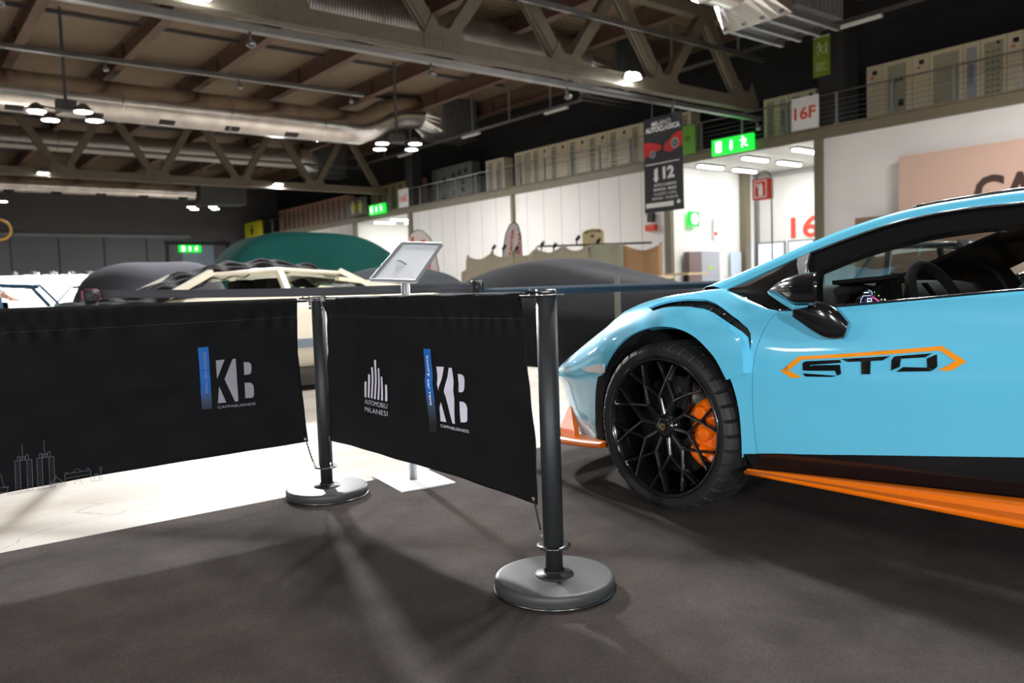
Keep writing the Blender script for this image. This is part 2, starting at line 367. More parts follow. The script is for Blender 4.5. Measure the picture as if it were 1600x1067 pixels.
# mezzanine rail
rail = thing('guard_rail', 'long steel guard rail along the mezzanine edge above the white wall', 'railing', (PW, 21, ZM))
r_ = MB()
for z_ in (1.08,): r_.bar((PW + .0, -10, ZM + z_), (PW, QB, ZM + z_), .04, .04)
link('top_rail', r_, m_galv, rail)
wr_ = MB()
for z_ in (.2, .36, .52, .68, .84): wr_.bar((PW, -10, ZM + z_), (PW, QB, ZM + z_), .012, .012)
link('wire', wr_, m_galv, rail)
k = 6.9
while k < QB - 1:
    link('post', MB().box((PW, k, ZM + .55), (.07, .07, 1.1)).box((PW - .0, k, ZM + .06), (.1, .16, .1)), m_grey, rail); k += 1.85

# trusses: bottom chord, top chord, V-shaped diagonals with riveted gusset plates
def truss(q, label, p0, sp, zt=10.0):
    t = thing('roof_truss', label, 'truss', (10, q, 7.0), 'steel roof trusses')
    link('chord', MB().box((4, q, 7.24), (43.2, .36, .40)), m_steel, t); link('chord', MB().box((4, q, zt), (43.2, .36, .36)), m_steel, t)
    p = p0
    while p > -12: p -= sp
    k = p
    while k < 25.6:
        for s_ in (-1, 1):
            e = k + s_ * sp * .5
            if -14 < e < 25.9:
                d = MB().bar((k + s_ * .18, q, 7.42), (e - s_ * .05, q, zt - .1), .12, .30)
                d.bar((k + s_ * .18, q - .14, 7.42), (e - s_ * .05, q - .14, zt - .1), .04, .34).bar((k + s_ * .18, q + .14, 7.42), (e - s_ * .05, q + .14, zt - .1), .04, .34)
                link('diagonal', d, m_steel, t)
        g = MB().prism([(-.62, 0), (.62, 0), (.62, .42), (.36, .95), (.16, .62), (-.16, .62), (-.36, .95), (-.62, .42)], lambda x, y, d, k=k: Vector((k + x, q - .2 + d, 7.02 + y)), .03)
        for a in range(8):
            for b_ in range(3): g.box((k - .5 + a * .145, q - .21, 7.1 + b_ * .12), (.035, .03, .035), 0)
        if -14 < k < 25: link('gusset_plate', g, m_steel, t)
        k += sp
    return t
truss(17.6, 'nearer grey steel roof truss with V-shaped struts, carrying the floodlight above the hanging banner', 11.94, 4.3)
truss(44.5, 'farther steel roof truss crossing behind the big silver duct', 12.0, 4.38, 10.7)
# brown roof beams running into the depth and thin cross rails
bl = ['leftmost', 'second', 'third', 'fourth', 'fifth', 'sixth']
for i in range(9):
    p = 1.1 + 3.6 * i - 3.6
    bm_ = MB().box((p, 21, 10.56), (.06, 96, .7)).box((p, 21, 10.22), (.34, 96, .04)).box((p, 21, 10.9), (.34, 96, .04))
    for k in range(16): bm_.box((p, -20 + 5.4 * k, 10.56), (.3, .05, .66))
    tag(link('roof_beam', bm_, m_brown, at=(p, 21, 10.2)), 'brown steel roof beam running from above the camera to the far wall', 'beam', 'brown beams under the roof')
for q in (12, 22, 27.0, 31.5, 36.5, 49.5, 55, 61):
    tag(link('roof_purlin', MB().box((6, q, 10.86), (38, .09, .12)), m_dark, at=(6, q, 10.8)), 'thin dark purlin across the corrugated roof panels', 'purlin', 'thin dark purlins')
# service trays under the roof
def tray(q, z, p0, p1, label, r=.06):
    t = thing('cable_tray', label, 'cable tray', (p0, q, z))
    link('tray', MB().box(((p0 + p1) / 2, q, z), (p1 - p0, .22, .08)).box(((p0 + p1) / 2, q + .1, z + .05), (p1 - p0, .03, .1)).box(((p0 + p1) / 2, q - .1, z + .05), (p1 - p0, .03, .1)), m_galv, t)
    k = p0 + 1.5
    while k < p1:
        link('spot_head', MB().cyl((k, q, z - .05), (k, q, z - .28), .035, 8).uv((k, q - .05, z - .3), (.11, .11, .09)), m_galv, t); k += 4.6
tray(17.15, 6.62, -4, 25.2, 'galvanised cable tray slung just under the nearer truss')
tray(30.2, 9.1, -4, 16.5, 'thin cable tray hanging between the two trusses in front of the roof beams')
tag(link('tie_bar', MB().box((19.6, 16.9, 8.66), (11.2, .1, .16)), m_galv, at=(19.6, 16.9, 8.6)), 'thin horizontal bar fixed across the struts of the nearer truss', 'bar')
tag(link('tie_bar', MB().box((10, 46.5, 8.9), (30, .12, .14)), m_galv, at=(10, 46.5, 8.9)), 'thin horizontal bar behind the struts of the farther truss', 'bar')
# long pipes and conduits above the mezzanine, with unlit tubes
pp = thing('conduit_rail', 'dark conduit rail with tube lamps hanging above the mezzanine cabinets', 'light rail', (24.4, 20, 8.8))
link('rail', MB().box((24.4, 23, 8.9), (.12, 46, .1)), m_galv, pp)
for k in (8.5, 13, 22, 27, 33.5, 40): link('tube_lamp', MB().box((24.35, k, 8.75), (.14, 1.5, .09)), m_white, pp)
for k in (5, 8, 11, 14, 17, 20, 27, 30, 33, 39, 42): link('hanger', MB().box((24.4, k + .4, 9.9), (.07, .07, 2.1)), m_grey, pp)

# ducts
def duct(label, q, zc, r, p0, p1, mt, vents=True, mv=None, elbow=None):
    d = thing('air_duct', label, 'duct', (p0, q, zc))
    pts = [(p0, q, zc), (p1, q, zc)]
    if elbow: pts = [(p0, q, zc), (p1, q, zc)] + [tuple(x) for x in elbow]
    link('pipe', MB().tube(pts, r, 40, cap=False), mt, d)
    k = p0 + 1.2
    while k < p1:
        link('joint_ring', MB().lathe([(r + .0, -.04), (r + .025, -.02), (r + .025, .02), (r, .04)], (k, q, zc), (1, 0, 0), 40), mt, d); k += 4.4
    if vents:
        k = p0 + 2.4
        while k < p1 - .5:
            a = math.radians(-118); n = Vector((0, math.cos(a), math.sin(a))); t = Vector((0, -n.z, n.y))
            link('vent', MB().box(Vector((k, q, zc)) + n * (r + .005), (.62, .26, .03), 0, (Vector((1, 0, 0)), t, n)), m_black, d); k += 2.75
    return d
eb_ = [(18.6 + .6, 36, 9.05), (19.9, 36, 9.3), (20.7, 36, 9.75), (21.6, 36, 10.05), (22.8, 36, 10.15)]
d1 = duct('big silver duct with black vents that curves up into the ribbed fan box', 36, 9.05, .80, -6, 18.4, m_foil, elbow=eb_)
d2 = duct('ribbed silver duct seen through the struts of the farther truss', 50, 9.8, .6, -6, 22.3, m_rib, False)
duct('farthest silver duct, low in front of the far wall', 62, 8.85, .55, -6, 19.3, m_foil)
d4 = duct('ribbed silver duct passing behind the nearer truss', 24, 10.0, .78, 8, 23.0, m_rib, False)
d5 = duct('silver duct at the upper right edge in front of the nearer truss', 12.2, 8.35, .78, 6, 16.9, m_foil, False)
def hood(parent, p, q, z, r, w_, l):
    """metal transition from the round duct to the square fan box"""
    def f(a, b):
        an = 2 * PI * a; c, s_ = math.cos(an), math.sin(an); k = max(abs(c), abs(s_)); b2 = b
        rr = r * (1 - b2) + (w_ / k) * b2
        return Vector((p + l * b2, q + c * rr, z + s_ * rr))
    link('transition_hood', MB().grid(32, 1, f, smooth=False), m_foil2, parent)
hood(d1, 22.8, 36, 10.15, .8, 1.0, .9); hood(d2, 22.3, 50, 9.8, .6, .85, 1.0); hood(d4, 23.0, 24, 10.0, .78, 1.0, 1.0); hood(d5, 16.9, 12.2, 8.35, .78, 1.0, 1.0)
def fanbox(label, p, q, z, d, lo=True):
    t = thing('fan_box', label, 'ventilation unit', (p, q, z - d[2] / 2))
    link('casing', MB().box((p, q, z), d), m_boxrib, t)
    if lo:
        for k in range(4): link('support_bar', MB().box((p, q - d[1] / 2 + d[1] * (k + .5) / 4, z - d[2] / 2 - .12), (d[0] + .5, .12, .12)), m_galv, t)
fanbox('ribbed grey fan box at the end of the big silver duct', 24.75, 36, 10.0, (2.1, 2.1, 1.8))
fanbox('ribbed grey fan box at the end of the duct behind the farther truss', 24.3, 50, 9.75, (2.0, 1.8, 1.7))
fanbox('grey fan box behind the right end of the nearer truss', 25.3, 24, 9.9, (2.6, 2.2, 2.0))
fanbox('dark ribbed fan box at the upper right beside the green hanging sign', 19.0, 12.2, 8.6, (2.1, 2.2, 2.1))
fanbox('dark fan box closing the farthest silver duct', 21.2, 62, 8.8, (3.4, 2.0, 1.6), False)

# ------------------------------------------------------------------ lamps
def cluster(at, label, on=1.0, near=True):
    t = local('lamp_cluster', label, 'lamp', at, 'hanging clusters of four high-bay lamps')
    link('hanging_rod', MB().box((0, 0, 1.95), (.09, .09, 3.4)).box((0, 0, .35), (.6, .45, .35)), m_dark, t)
    ra = math.radians(20)
    for k in range(4):
        a = ra + k * PI / 2; x, y = math.cos(a), math.sin(a)
        link('arm', MB().bar((0, 0, .2), (x, y, .2), .06, .06), m_dark, t)
        lp = link('lamp_head', MB().lathe([(.08, .28), (.16, .22), (.3, .04), (.3, 0.0), (.28, 0.0)], (x, y, 0), n=24), m_galv, t)
        link('lens', MB().lathe([(0, -.005), (.27, -.005), (.27, .02), (0, .02)], (x, y, 0), n=24), m_lens, lp)
        if near: area_light('bulb', lp, (x, y, -.03), .5, LP * on / 4)
    if not near: area_light('bulb', t, (0, 0, -.06), 1.6, LP * on)
    return t
def flood(at, label, on=1.0, d=(0, -.35, -1), spread=PI):
    t = local('floodlight', label, 'lamp', at, 'floodlights on the roof trusses')
    link('bracket', MB().box((0, .08, .06), (.12, .2, .25)), m_dark, t)
    h_ = link('lamp_head', MB().box((0, -.1, 0), (.5, .34, .14)), m_galv, t, bevel=.02)
    link('lens', MB().box((0, -.1, -.075), (.44, .28, .012)), m_lens, h_)
    area_light('bulb', t, (0, -.1, -.1), .6, FP * on, (0.96, 0.98, 1), 'SQUARE', d=d, spread=spread)
    return t
LP, FP = 430.0, 230.0
def fill_flood(at, label, pw, yaw_):      # mast spotlights added out of view to brighten the side of the car
    t = local('fill_spotlight', label, 'lamp', at, 'mast spotlights added out of view to light the car side', yaw_)
    link('mast', MB().cyl((0, 0, -at[2]), (0, 0, -.1), .05, 12), m_galv, t); link('foot', MB().box((0, 0, -at[2] + .03), (.8, .8, .06)), m_galv, t)
    h_ = link('lamp_head', MB().box((.05, 0, 0), (.22, .5, .4)), m_dark, t, bevel=.02); link('lens', MB().box((.165, 0, 0), (.012, .44, .34)), m_lens, h_)
    area_light('bulb', t, (.2, 0, 0), .42, pw, (.95, .98, 1.0), 'SQUARE', spread=1.5, d=(1, 0, -.16))
cluster((5.6, 31.2, 7.3), 'four lit lamps on a rod in front of the left part of the big duct', 1.6)
cluster((18.5, 31.0, 7.3), 'lit lamp cluster hanging below the curved end of the big silver duct', 1.9)
cluster((18.7, 58.2, 7.3), 'farthest lit lamp cluster, low in front of the dark far wall', 1.6, near=False)
cluster((5.7, 58.2, 7.3), 'far lit lamp cluster just beyond the left edge of the picture', near=False)
cluster((5.9, 4.2, 7.3), 'lit lamp cluster hanging above the barrier, out of the top of the picture', 1.45)
cluster((-7.0, 4.2, 7.3), 'lit lamp cluster high up to the left behind the camera', .15)
cluster((18.6, 4.2, 7.3), 'lit lamp cluster high up above the bonnet side of the blue car', 2.4)
cluster((-7.0, 31.2, 7.3), 'lit lamp cluster out of the picture to the far left', 1.3, near=False)
cluster((-3.0, -8, 7.3), 'lit lamp cluster behind the camera over the left aisle', .1, near=False)
cluster((8.0, -14, 7.3), 'lit lamp cluster behind the camera over the car', .1, near=False)
cluster((-20.0, 4.2, 7.3), 'lit lamp cluster far to the left over the neighbouring stands', .8, near=False)
cluster((-20.0, 17.0, 7.3), 'lit lamp cluster far to the left beyond the green classic car', .8, near=False)
fill_flood((-5.5, -7.0, 1.95), 'added mast spotlight left behind the camera, filling the car side', 84, .75)
fill_flood((-9.0, -2.5, 1.95), 'added mast spotlight farthest left behind the camera, filling the car side', 84, .35)
fill_flood((-1.0, -9.5, 1.95), 'added mast spotlight straight behind the camera, filling the car side', 84, 1.2)
flood((5.73, 17.3, 7.22), 'bright floodlight on the nearer truss at the top left edge of the picture', 7.2, (-.15, -.85, -.5), 1.9)
flood((18.75, 17.3, 7.3), 'bright floodlight on the nearer truss left of the hanging banner', 5.0, (-.5, -.7, -.5), 2.2)
flood((18.4, 44.2, 7.3), 'bright floodlight on the farther truss in the middle of the picture', 2.2)
flood((6.75, 44.2, 7.2), 'bright floodlight on the farther truss at the left edge')
for i, (q0, q1) in enumerate(((15.05, 21.5), (41.35, 48.35))):
    for a in range(2):
        for b_ in range(3):
            pq = (26.7 + a * 2.3, q0 + 1.2 + b_ * 2.1, 5.5)
            t = local('tube_light', ['fluorescent tube on the ceiling of the gate marked 16', 'fluorescent tube on the ceiling of the farther gate'][i], 'lamp', pq, ['tube lights of the near gate', 'tube lights of the far gate'][i])
            link('tube', MB().box((0, 0, 0), (1.45, .16, .08)), m_tube, t); link('bracket', MB().box((0, 0, .06), (1.5, .3, .04)), m_grey, t)
            if b_ == 1: area_light('bulb', t, (0, 0, -.06), 1.2, 90, (1, .99, .96), 'SQUARE')
# ------------------------------------------------------------------ cabinets on the mezzanine
m_cab = mat('cabinet_cream', sr(232, 220, 188), 0.5, 0, 0.05, 1)
m_cabd = mat('cabinet_panel', sr(178, 174, 148), 0.5, 0, 0.05, 1)
m_cabg = mat('cabinet_logo_grey', sr(176, 178, 178), 0.5)
m_cabr = mat('cabinet_rose', sr(206, 160, 140), 0.5, 0, 0.08, 1)
m_cabrd = mat('cabinet_rose_dark', sr(150, 118, 104), 0.5)
m_pan = mat('mimic_panel', sr(104, 104, 96), 0.5)
m_ink = mat('dark_ink', sr(40, 40, 42), 0.6)
PC_ = PW + 1.35
def cabinet(q0, wd, h, kind, label, group, mt=None, md=None):
    """one floor-standing cabinet, front towards the hall"""
    mt = mt or m_cab; md = md or m_cabd
    t = thing('electric_cabinet', label, 'cabinet', (PC_, q0, ZM), group)
    dp = .6
    link('body', MB().box((PC_ + dp / 2, q0 - wd / 2, ZM + h / 2), (dp, wd - .015, h)), mt, t, bevel=.01)
    fr = frame_p(PC_ - .002, q0, ZM)
    d = MB(); x = .0
    if kind == 'drawers':
        dr = MB().box((PC_ - .008, q0 - wd * .5, ZM + h * .5), (.016, wd * .72, h * .86), 0)
        fr2 = frame_p(PC_ - .018, q0, ZM)
        n = 9
        for r in range(n):
            z = h * .1 + r * h * .085
            for c_ in range(3): poly(dr, fr2, [(wd * (.2 + .2 * c_), z), (wd * (.32 + .2 * c_), z + .05), (wd * (.36 + .2 * c_), z + .03), (wd * (.24 + .2 * c_), z - .02)], 1)
        rect(dr, fr2, wd * .62, h * .88, .09, .09, 1)
        link('drawer_panel', dr, [md, m_ink], t)
    elif kind == 'slots':
        dr = MB().box((PC_ - .008, q0 - wd * .5, ZM + h * .5), (.016, wd * .5, h * .86), 0); fr2 = frame_p(PC_ - .018, q0, ZM)
        for r in range(12): rect(dr, fr2, wd * .3, h * .12 + r * h * .062, wd * .34, .03, 1)
        link('drawer_panel', dr, [md, m_ink], t)
    elif kind == 'plain':
        dr = MB().box((PC_ - .008, q0 - wd * .5, ZM + h * .5), (.016, wd * .76, h * .86), 0)
        link('door', dr, md, t)
    elif kind == 'meters':
        dr = MB().box((PC_ - .008, q0 - wd * .5, ZM + h * .5), (.016, wd * .6, h * .86), 0); fr2 = frame_p(PC_ - .018, q0, ZM)
        for c_ in range(3): rect(dr, fr2, wd * (.27 + .16 * c_), h * .66, .11, .08, 1)
        rect(dr, fr2, wd * .55, h * .25, .18, .22, 1); link('door', dr, [md, m_ink], t)
    elif kind == 'switch':
        dr = MB().box((PC_ - .006, q0 - wd * .5, ZM + h * .5), (.012, wd * .9, h * .96), 0); fr2 = frame_p(PC_ - .014, q0, ZM)
        rect(dr, fr2, wd * .4, h * .84, .16, .14, 1); rect(dr, fr2, wd * .3, h * .78, .1, .06, 2); link('door', dr, [mt, m_ink, m_red], t)
    elif kind == 'logo':
        dr = MB().box((PC_ - .006, q0 - wd * .5, ZM + h * .5), (.012, wd * .9, h * .96), 0)
        dr.box((PC_ - .014, q0 - wd * .5, ZM + h * .5), (.006, wd * .6, h * .84), 1)
        link('door', dr, [mt, m_cabg], t)
        f3 = lambda a, b, c: Vector((PC_ - .02, q0 - wd * .36 - (-b), ZM + h * .42 + a)) if False else Vector((PC_ - .02, q0 - wd * .62 + b, ZM + h * .36 + a))
        link('lettering', text(MB(), 'Schneider', f3, 0, 0, .62, .2, 0, 0.0, .2), m_ink, t)
    else:
        d = MB()
        for r in range(7): d.box((PC_ - .006, q0 - wd * .5, ZM + .3 + r * .24), (.012, wd * .5, .03))
        link('louvre', d, m_ink, t)
    return t
LBL = {'drawers': 'cream cabinet with a grid of switch drawers', 'plain': 'cream cabinet with one plain recessed door', 'meters': 'cream cabinet with three small meters',
       'switch': 'narrow cream cabinet with a black switch near its top', 'logo': 'narrow cream cabinet with a grey lettered strip', 'slots': 'cream cabinet with a column of dark slots', 'louvre': 'cream cabinet with dark louvres'}
q = 13.99
for i, (k, wd) in enumerate((('switch', .55), ('meters', .98), ('switch', .55), ('plain', 1.0), ('logo', .5), ('drawers', .72), ('switch', .42), ('logo', .42), ('drawers', .70), ('switch', .42), ('logo', .42), ('drawers', .7), ('switch', .42), ('logo', .42))):
    ord_ = ['leftmost', 'second', 'third', 'fourth', 'fifth', 'sixth', 'seventh', 'eighth', 'ninth', 'tenth', 'eleventh', 'twelfth', 'thirteenth', 'fourteenth'][i]
    cabinet(q, wd, 2.0, k, LBL[k] + ', ' + ord_ + ' in right row', 'cabinets of the right mezzanine row'); q -= wd
q = 18.0
for i, (k, wd) in enumerate((('slots', .62), ('logo', .45), ('slots', .62), ('switch', .5))):
    cabinet(q, wd, 1.72, k, LBL[k] + ' behind the 16F sign', 'lower cabinets behind the 16F sign'); q -= wd
q = 33.0
for i in range(17):
    k = 'meters' if i == 0 else ('plain' if i == 1 else ('slots' if i % 2 == 0 else 'switch')); wd = .7 if i % 2 == 0 else .66
    cabinet(q, wd, 2.0, k, LBL[k] + ' in the long middle row', 'cabinets of the long middle row'); q -= wd
q = 35.55
for i in range(2): cabinet(q, .82, 1.95, 'slots', 'cream slotted cabinet of the separate pair beside the grey instrument panel', 'pair of cabinets beside the instrument panel'); q -= .82
t = thing('instrument_panel', 'large grey-brown instrument panel with square dials on the mezzanine', 'control panel', (PC_, 41, ZM))
link('panel', MB().box((PC_ + .3, 38.9, ZM + 1.05), (.6, 4.1, 2.25)), m_pan, t)
for a, z_ in ((.6, 1.2), (1.3, 1.45), (2.3, 1.6), (2.9, 1.68), (3.5, 1.72), (1.2, .5), (2.3, .6), (3.2, .7), (3.2, 1.1)):
    link('dial', MB().box((PC_ - .01, 40.95 - a, ZM + z_), (.04, .3, .3)), m_ink, t)
q = 64.3
for i in range(14): cabinet(q, .88, 1.98, 'slots', 'rose cabinet in the far left row above the yellow sign', 'rose cabinets of the far left row', m_cabr, m_cabrd); q -= .88
q = 48.6
for i in range(7): cabinet(q, .88, 1.98, 'slots', 'rose cabinet in the row behind the farther gate signs', 'rose cabinets behind the farther gate', m_cabr, m_cabrd); q -= .88

# ------------------------------------------------------------------ signs on and near the right wall
def exit_sign(q0, q1, z0, z1, label, p=PW - .35):
    t = thing('exit_sign', label, 'sign', (p, q0, z0))
    link('box', MB().box((p + .08, (q0 + q1) / 2, (z0 + z1) / 2), (.16, q0 - q1, z1 - z0)), m_green, t)
    fr = frame_p(p - .004, q0, z0); W = q0 - q1; Hh = z1 - z0; d = MB()
    rect(d, fr, W * .10, Hh * .15, W * .15, Hh * .7); poly(d, fr, [(W * .47, Hh * .2), (W * .50, Hh * .15), (W * .53, Hh * .3), (W * .52, Hh * .8), (W * .47, Hh * .8), (W * .455, Hh * .3)])
    running_man(d, fr, W * .8, Hh * .52, Hh * .8, 0, -1); link('pictogram', d, m_greenw, t); return t
a = onp(1112, 232, PW - .35); b_ = onp(1175, 200, PW - .35)
exit_sign(a.y, b_.y, 5.62, 6.2, 'large green emergency exit sign above the gate marked 16')
a = onp(577, 337, PW - .35); b_ = onp(600, 322, PW - .35)
exit_sign(a.y, b_.y, 5.85, 6.45, 'small green exit sign beside the toilet sign over the farther gate')
# exit sign on the far wall above the door
t = thing('exit_sign', 'green exit sign over the pale door in the far wall', 'sign', (21.6, QB - .3, 6.1)); c0 = onq(280, 394, QB - .35); c1 = onq(314, 383, QB - .35)
link('box', MB().box(((c0.x + c1.x) / 2, QB - .28, (c0.z + c1.z) / 2), (c1.x - c0.x, .12, c1.z - c0.z)), m_green, t)
d = MB(); fr = frame_q(QB - .35, c0.x, c0.z); W, Hh = c1.x - c0.x, c1.z - c0.z
rect(d, fr, W * .12, Hh * .15, W * .15, Hh * .7); rect(d, fr, W * .45, Hh * .2, W * .08, Hh * .6); running_man(d, fr, W * .78, Hh * .5, Hh * .8); link('pictogram', d, m_greenw, t)
def plate(name, label, cat, px0, px1, p, z0, z1, mt, th=.04):
    a = onp(px0, 300, p).y; b_ = onp(px1, 300, p).y
    t = thing(name, label, cat, (p, a, z0)); link('plate', MB().box((p + th / 2, (a + b_) / 2, (z0 + z1) / 2), (th, a - b_, z1 - z0)), mt, t)
    return t, frame_p(p - .004, a, z0), a - b_, z1 - z0
m_signred = mat('sign_letter_red', sr(228, 84, 66), 0.5)
zz = onp(1259, 180, PW - .1)
t, fr, W, Hh = plate('gate_sign', 'white sign reading 16F on the mezzanine rail', 'sign', 1238, 1280, PW - .1, 5.98, 7.1, m_white)
link('lettering', text(MB(), '16F', fr, W * .1, Hh * .33, W * .8, Hh * .38, 0, .03), m_signred, t)
t, fr, W, Hh = plate('gate_sign', 'small white sign reading 16E over the farther gate', 'sign', 622, 637.5, PW - .1, 5.98, 7.1, m_white)
link('lettering', text(MB(), '16E', fr, W * .1, Hh * .3, W * .8, Hh * .38, 0, .03), m_signred, t)
t, fr, W, Hh = plate('toilet_sign', 'dark sign with two yellow figures left of the small exit sign', 'sign', 541, 571, PW - .5, 5.95, 7.1, mat('sign_grey', sr(70, 70, 64), 0.5), .1)
d = MB()
m_yel = mat('sign_yellow', sr(196, 200, 30), 0.5)
for k in (.32, .7):
    poly(d, fr, [(W * (k - .06), Hh * .12), (W * (k + .06), Hh * .12), (W * (k + .12), Hh * .6), (W * (k + .05), Hh * .68), (W * (k - .05), Hh * .68), (W * (k - .12), Hh * .6)])
    poly(d, fr, [(W * (k + .07 * math.cos(x)), Hh * (.77 + .07 * math.sin(x))) for x in np.linspace(0, 2 * PI, 11)[:-1]])
link('pictogram', d, m_yel, t)
t, fr, W, Hh = plate('toilet_sign', 'yellow sign with one dark figure at the far left of the mezzanine', 'sign', 379, 402, PW - .5, 5.9, 7.1, mat('sign_yellow_plate', sr(200, 196, 30), 0.5), .3)
link('pictogram', poly(poly(MB(), fr, [(W * .45, Hh * .15), (W * .57, Hh * .15), (W * .62, Hh * .55), (W * .4, Hh * .55)]), fr, [(W * (.51 + .08 * math.cos(x)), Hh * (.68 + .08 * math.sin(x))) for x in np.linspace(0, 2 * PI, 11)[:-1]]), m_ink, t)
# green hanging signs
m_og = mat('sign_olive_green', sr(118, 140, 40), 0.5)
def px_plate(name, label, cat, x0, x1, yt, yb, p, mt, th=.03):
    a = onp(x0, (yt + yb) / 2, p); b_ = onp(x1, (yt + yb) / 2, p); z1 = onp((x0 + x1) / 2, yt, p).z; z0 = onp((x0 + x1) / 2, yb, p).z
    t = thing(name, label, cat, (p, a.y, z0)); link('plate', MB().box((p + th / 2, (a.y + b_.y) / 2, (z0 + z1) / 2), (th, a.y - b_.y, z1 - z0)), mt, t)
    return t, frame_p(p - .004, a.y, z0), a.y - b_.y, z1 - z0
t, fr, W, Hh = px_plate('escape_sign', 'olive green hanging sign with a running figure at a door, on the dark column', 'sign', 1270.5, 1296.5, 56, 119, PW - .35, m_og)
d = running_man(MB(), fr, W * .42, Hh * .68, Hh * .34, 0, -1); rect(d, fr, W * .74, Hh * .55, W * .1, Hh * .26)
for k in range(4): rect(d, fr, W * .15, Hh * (.32 - .055 * k), W * (.66 - .1 * (k % 3)), Hh * .022)
rect(d, fr, 0, Hh * .96, W, Hh * .04); link('pictogram', d, mat('sign_print', sr(190, 200, 160), 0.5), t)
t, fr, W, Hh = px_plate('green_sign', 'bright green sign partly hidden behind the hanging show banner', 'sign', 1064, 1086, 196, 241, PW - .3, mat('sign_bright_green', sr(104, 176, 44), 0.5))
link('lettering', text(MB(), 'O', fr, W * .3, Hh * .45, W * .35, Hh * .2, 0, .02), m_ink, t)

# peach display panels on the near right of the wall
m_peach = mat('peach_panel', sr(214, 180, 164), 0.6, 0, 0.03, 0.4)
t = thing('display_panel', 'peach display panel with dark brown capital letters on the white wall', 'panel', (PW - .45, 12.25, 0))
a = onp(1404, 290, PW - .45); zt = onp(1404, 245, PW - .45).z
link('board', MB().box((PW - .23, a.y - 3.0, zt / 2), (.42, 6.0, zt)), m_peach, t)
fr = frame_p(PW - .46, a.y, 0)
la = onp(1522, 306, PW - .46); lz0 = onp(1522, 276, PW - .46).z
link('lettering', text(MB(), 'CA', fr, a.y - la.y, lz0 - .92, 1.62, .92, 0, .035), mat('brown_letter', sr(74, 54, 50), 0.5), t)
t = thing('brown_screen', 'low brown screen standing below the peach panel', 'panel', (PW - .8, 13.4, 0)); a = onp(1336, 350, PW - .8); zt = onp(1336, 341, PW - .8).z
link('board', MB().box((PW - .72, a.y - 2.2, zt / 2), (.16, 4.4, zt)), mat('brown_panel', sr(140, 110, 94), 0.6), t)

# ------------------------------------------------------------------ gate marked 16: doors, windows, extinguisher sign
m_gl = mat('bright_glazing', sr(200, 215, 235), 0.2, emit=sr(215, 225, 240), estr=1.2)  # gate panes are no lamps; their brightness is put in as emission
gb = 31.1
t = thing('sectional_gate', 'white sectional gate with a red number 16 and a row of windows', 'gate', (gb, 21, 0))
link('leaf', MB().box((gb + .2, 18.2, 2.7), (.08, 6.2, 5.4)), m_alc, t)
fr = frame_p(gb + .1, 0, 0)
a = onp(1233, 353, gb); b_ = onp(1277, 353, gb); z0 = onp(1255, 371, gb).z; z1 = onp(1255, 337, gb).z
link('number', text(MB(), '16', lambda x, y, d: Vector((gb + .13, a.y - x, z0 + y)), 0, 0, a.y - b_.y, z1 - z0, 0, .02), m_signred, t)
zt = onp(1240, 377, gb).z
for k, (x0, x1) in enumerate(((1184, 1222), (1232, 1268), (1280, 1320))):
    a = onp(x0, 400, gb).y; b_ = onp(x1, 400, gb).y
    w_ = link('window_frame', MB().box((gb + .14, (a + b_) / 2, zt - .8), (.08, a - b_ + .16, 1.7)), m_grey, t)
    link('pane', MB().box((gb + .09, (a + b_) / 2, zt - .8), (.03, a - b_, 1.55)), m_gl, w_)
# on the side wall of the gate (plane q = 21.4)
def side_box(name, label, cat, x0, x1, yt, yb, mt, th=.12, q=21.38):
    a = onq(x0, (yt + yb) / 2, q); b_ = onq(x1, (yt + yb) / 2, q); z1 = onq((x0 + x1) / 2, yt, q).z; z0 = max(0, onq((x0 + x1) / 2, yb, q).z)
    t = thing(name, label, cat, (a.x, q, z0)); link('body', MB().box(((a.x + b_.x) / 2, q - th / 2, (z0 + z1) / 2), (b_.x - a.x, th, z1 - z0)), mt, t, bevel=.01)
    return t, frame_q(q - th - .004, a.x, z0), b_.x - a.x, z1 - z0
t, fr, W, Hh = side_box('exit_box', 'glowing green exit box on the white side wall of the gate', 'sign', 1074.5, 1089, 331, 354, m_green)
d = MB(); poly(d, fr, [(W * (.5 + .36 * math.cos(x)), Hh * (.5 + .38 * math.sin(x))) for x in np.linspace(0, 2 * PI, 17)[:-1]]); link('pictogram', d, m_greenw, t)
t, fr, W, Hh = side_box('hydrant_notice', 'narrow red and white notice on the side wall of the gate', 'notice', 1114.5, 1120.5, 339, 372, m_white, .02)
d = MB(); rect(d, fr, W * .1, Hh * .12, W * .8, Hh * .18); rect(d, fr, W * .1, Hh * .5, W * .12, Hh * .45); rect(d, fr, W * .75, Hh * .5, W * .12, Hh * .45); link('print', d, m_red, t)
t, fr, W, Hh = side_box('cabinet', 'brown-grey low locker on the side wall of the gate', 'locker', 1068.5, 1088, 394, 470, mat('locker_mauve', sr(130, 112, 112), 0.5), .3)
t, fr, W, Hh = side_box('service_door', 'pale grey door with a small green sticker in the gate', 'door', 1088, 1122, 393, 470, mat('door_grey', sr(176, 180, 190), 0.5), .1)
link('sticker', rect(MB(), fr, W * .5, Hh * .62, W * .14, Hh * .09), mat('sticker_green', sr(170, 215, 60), 0.5), t)
t, fr, W, Hh = side_box('service_door', 'bluish white door beside the inner column of the gate', 'door', 1141, 1157, 394, 470, mat('door_pale', sr(205, 220, 238), 0.5), .06)
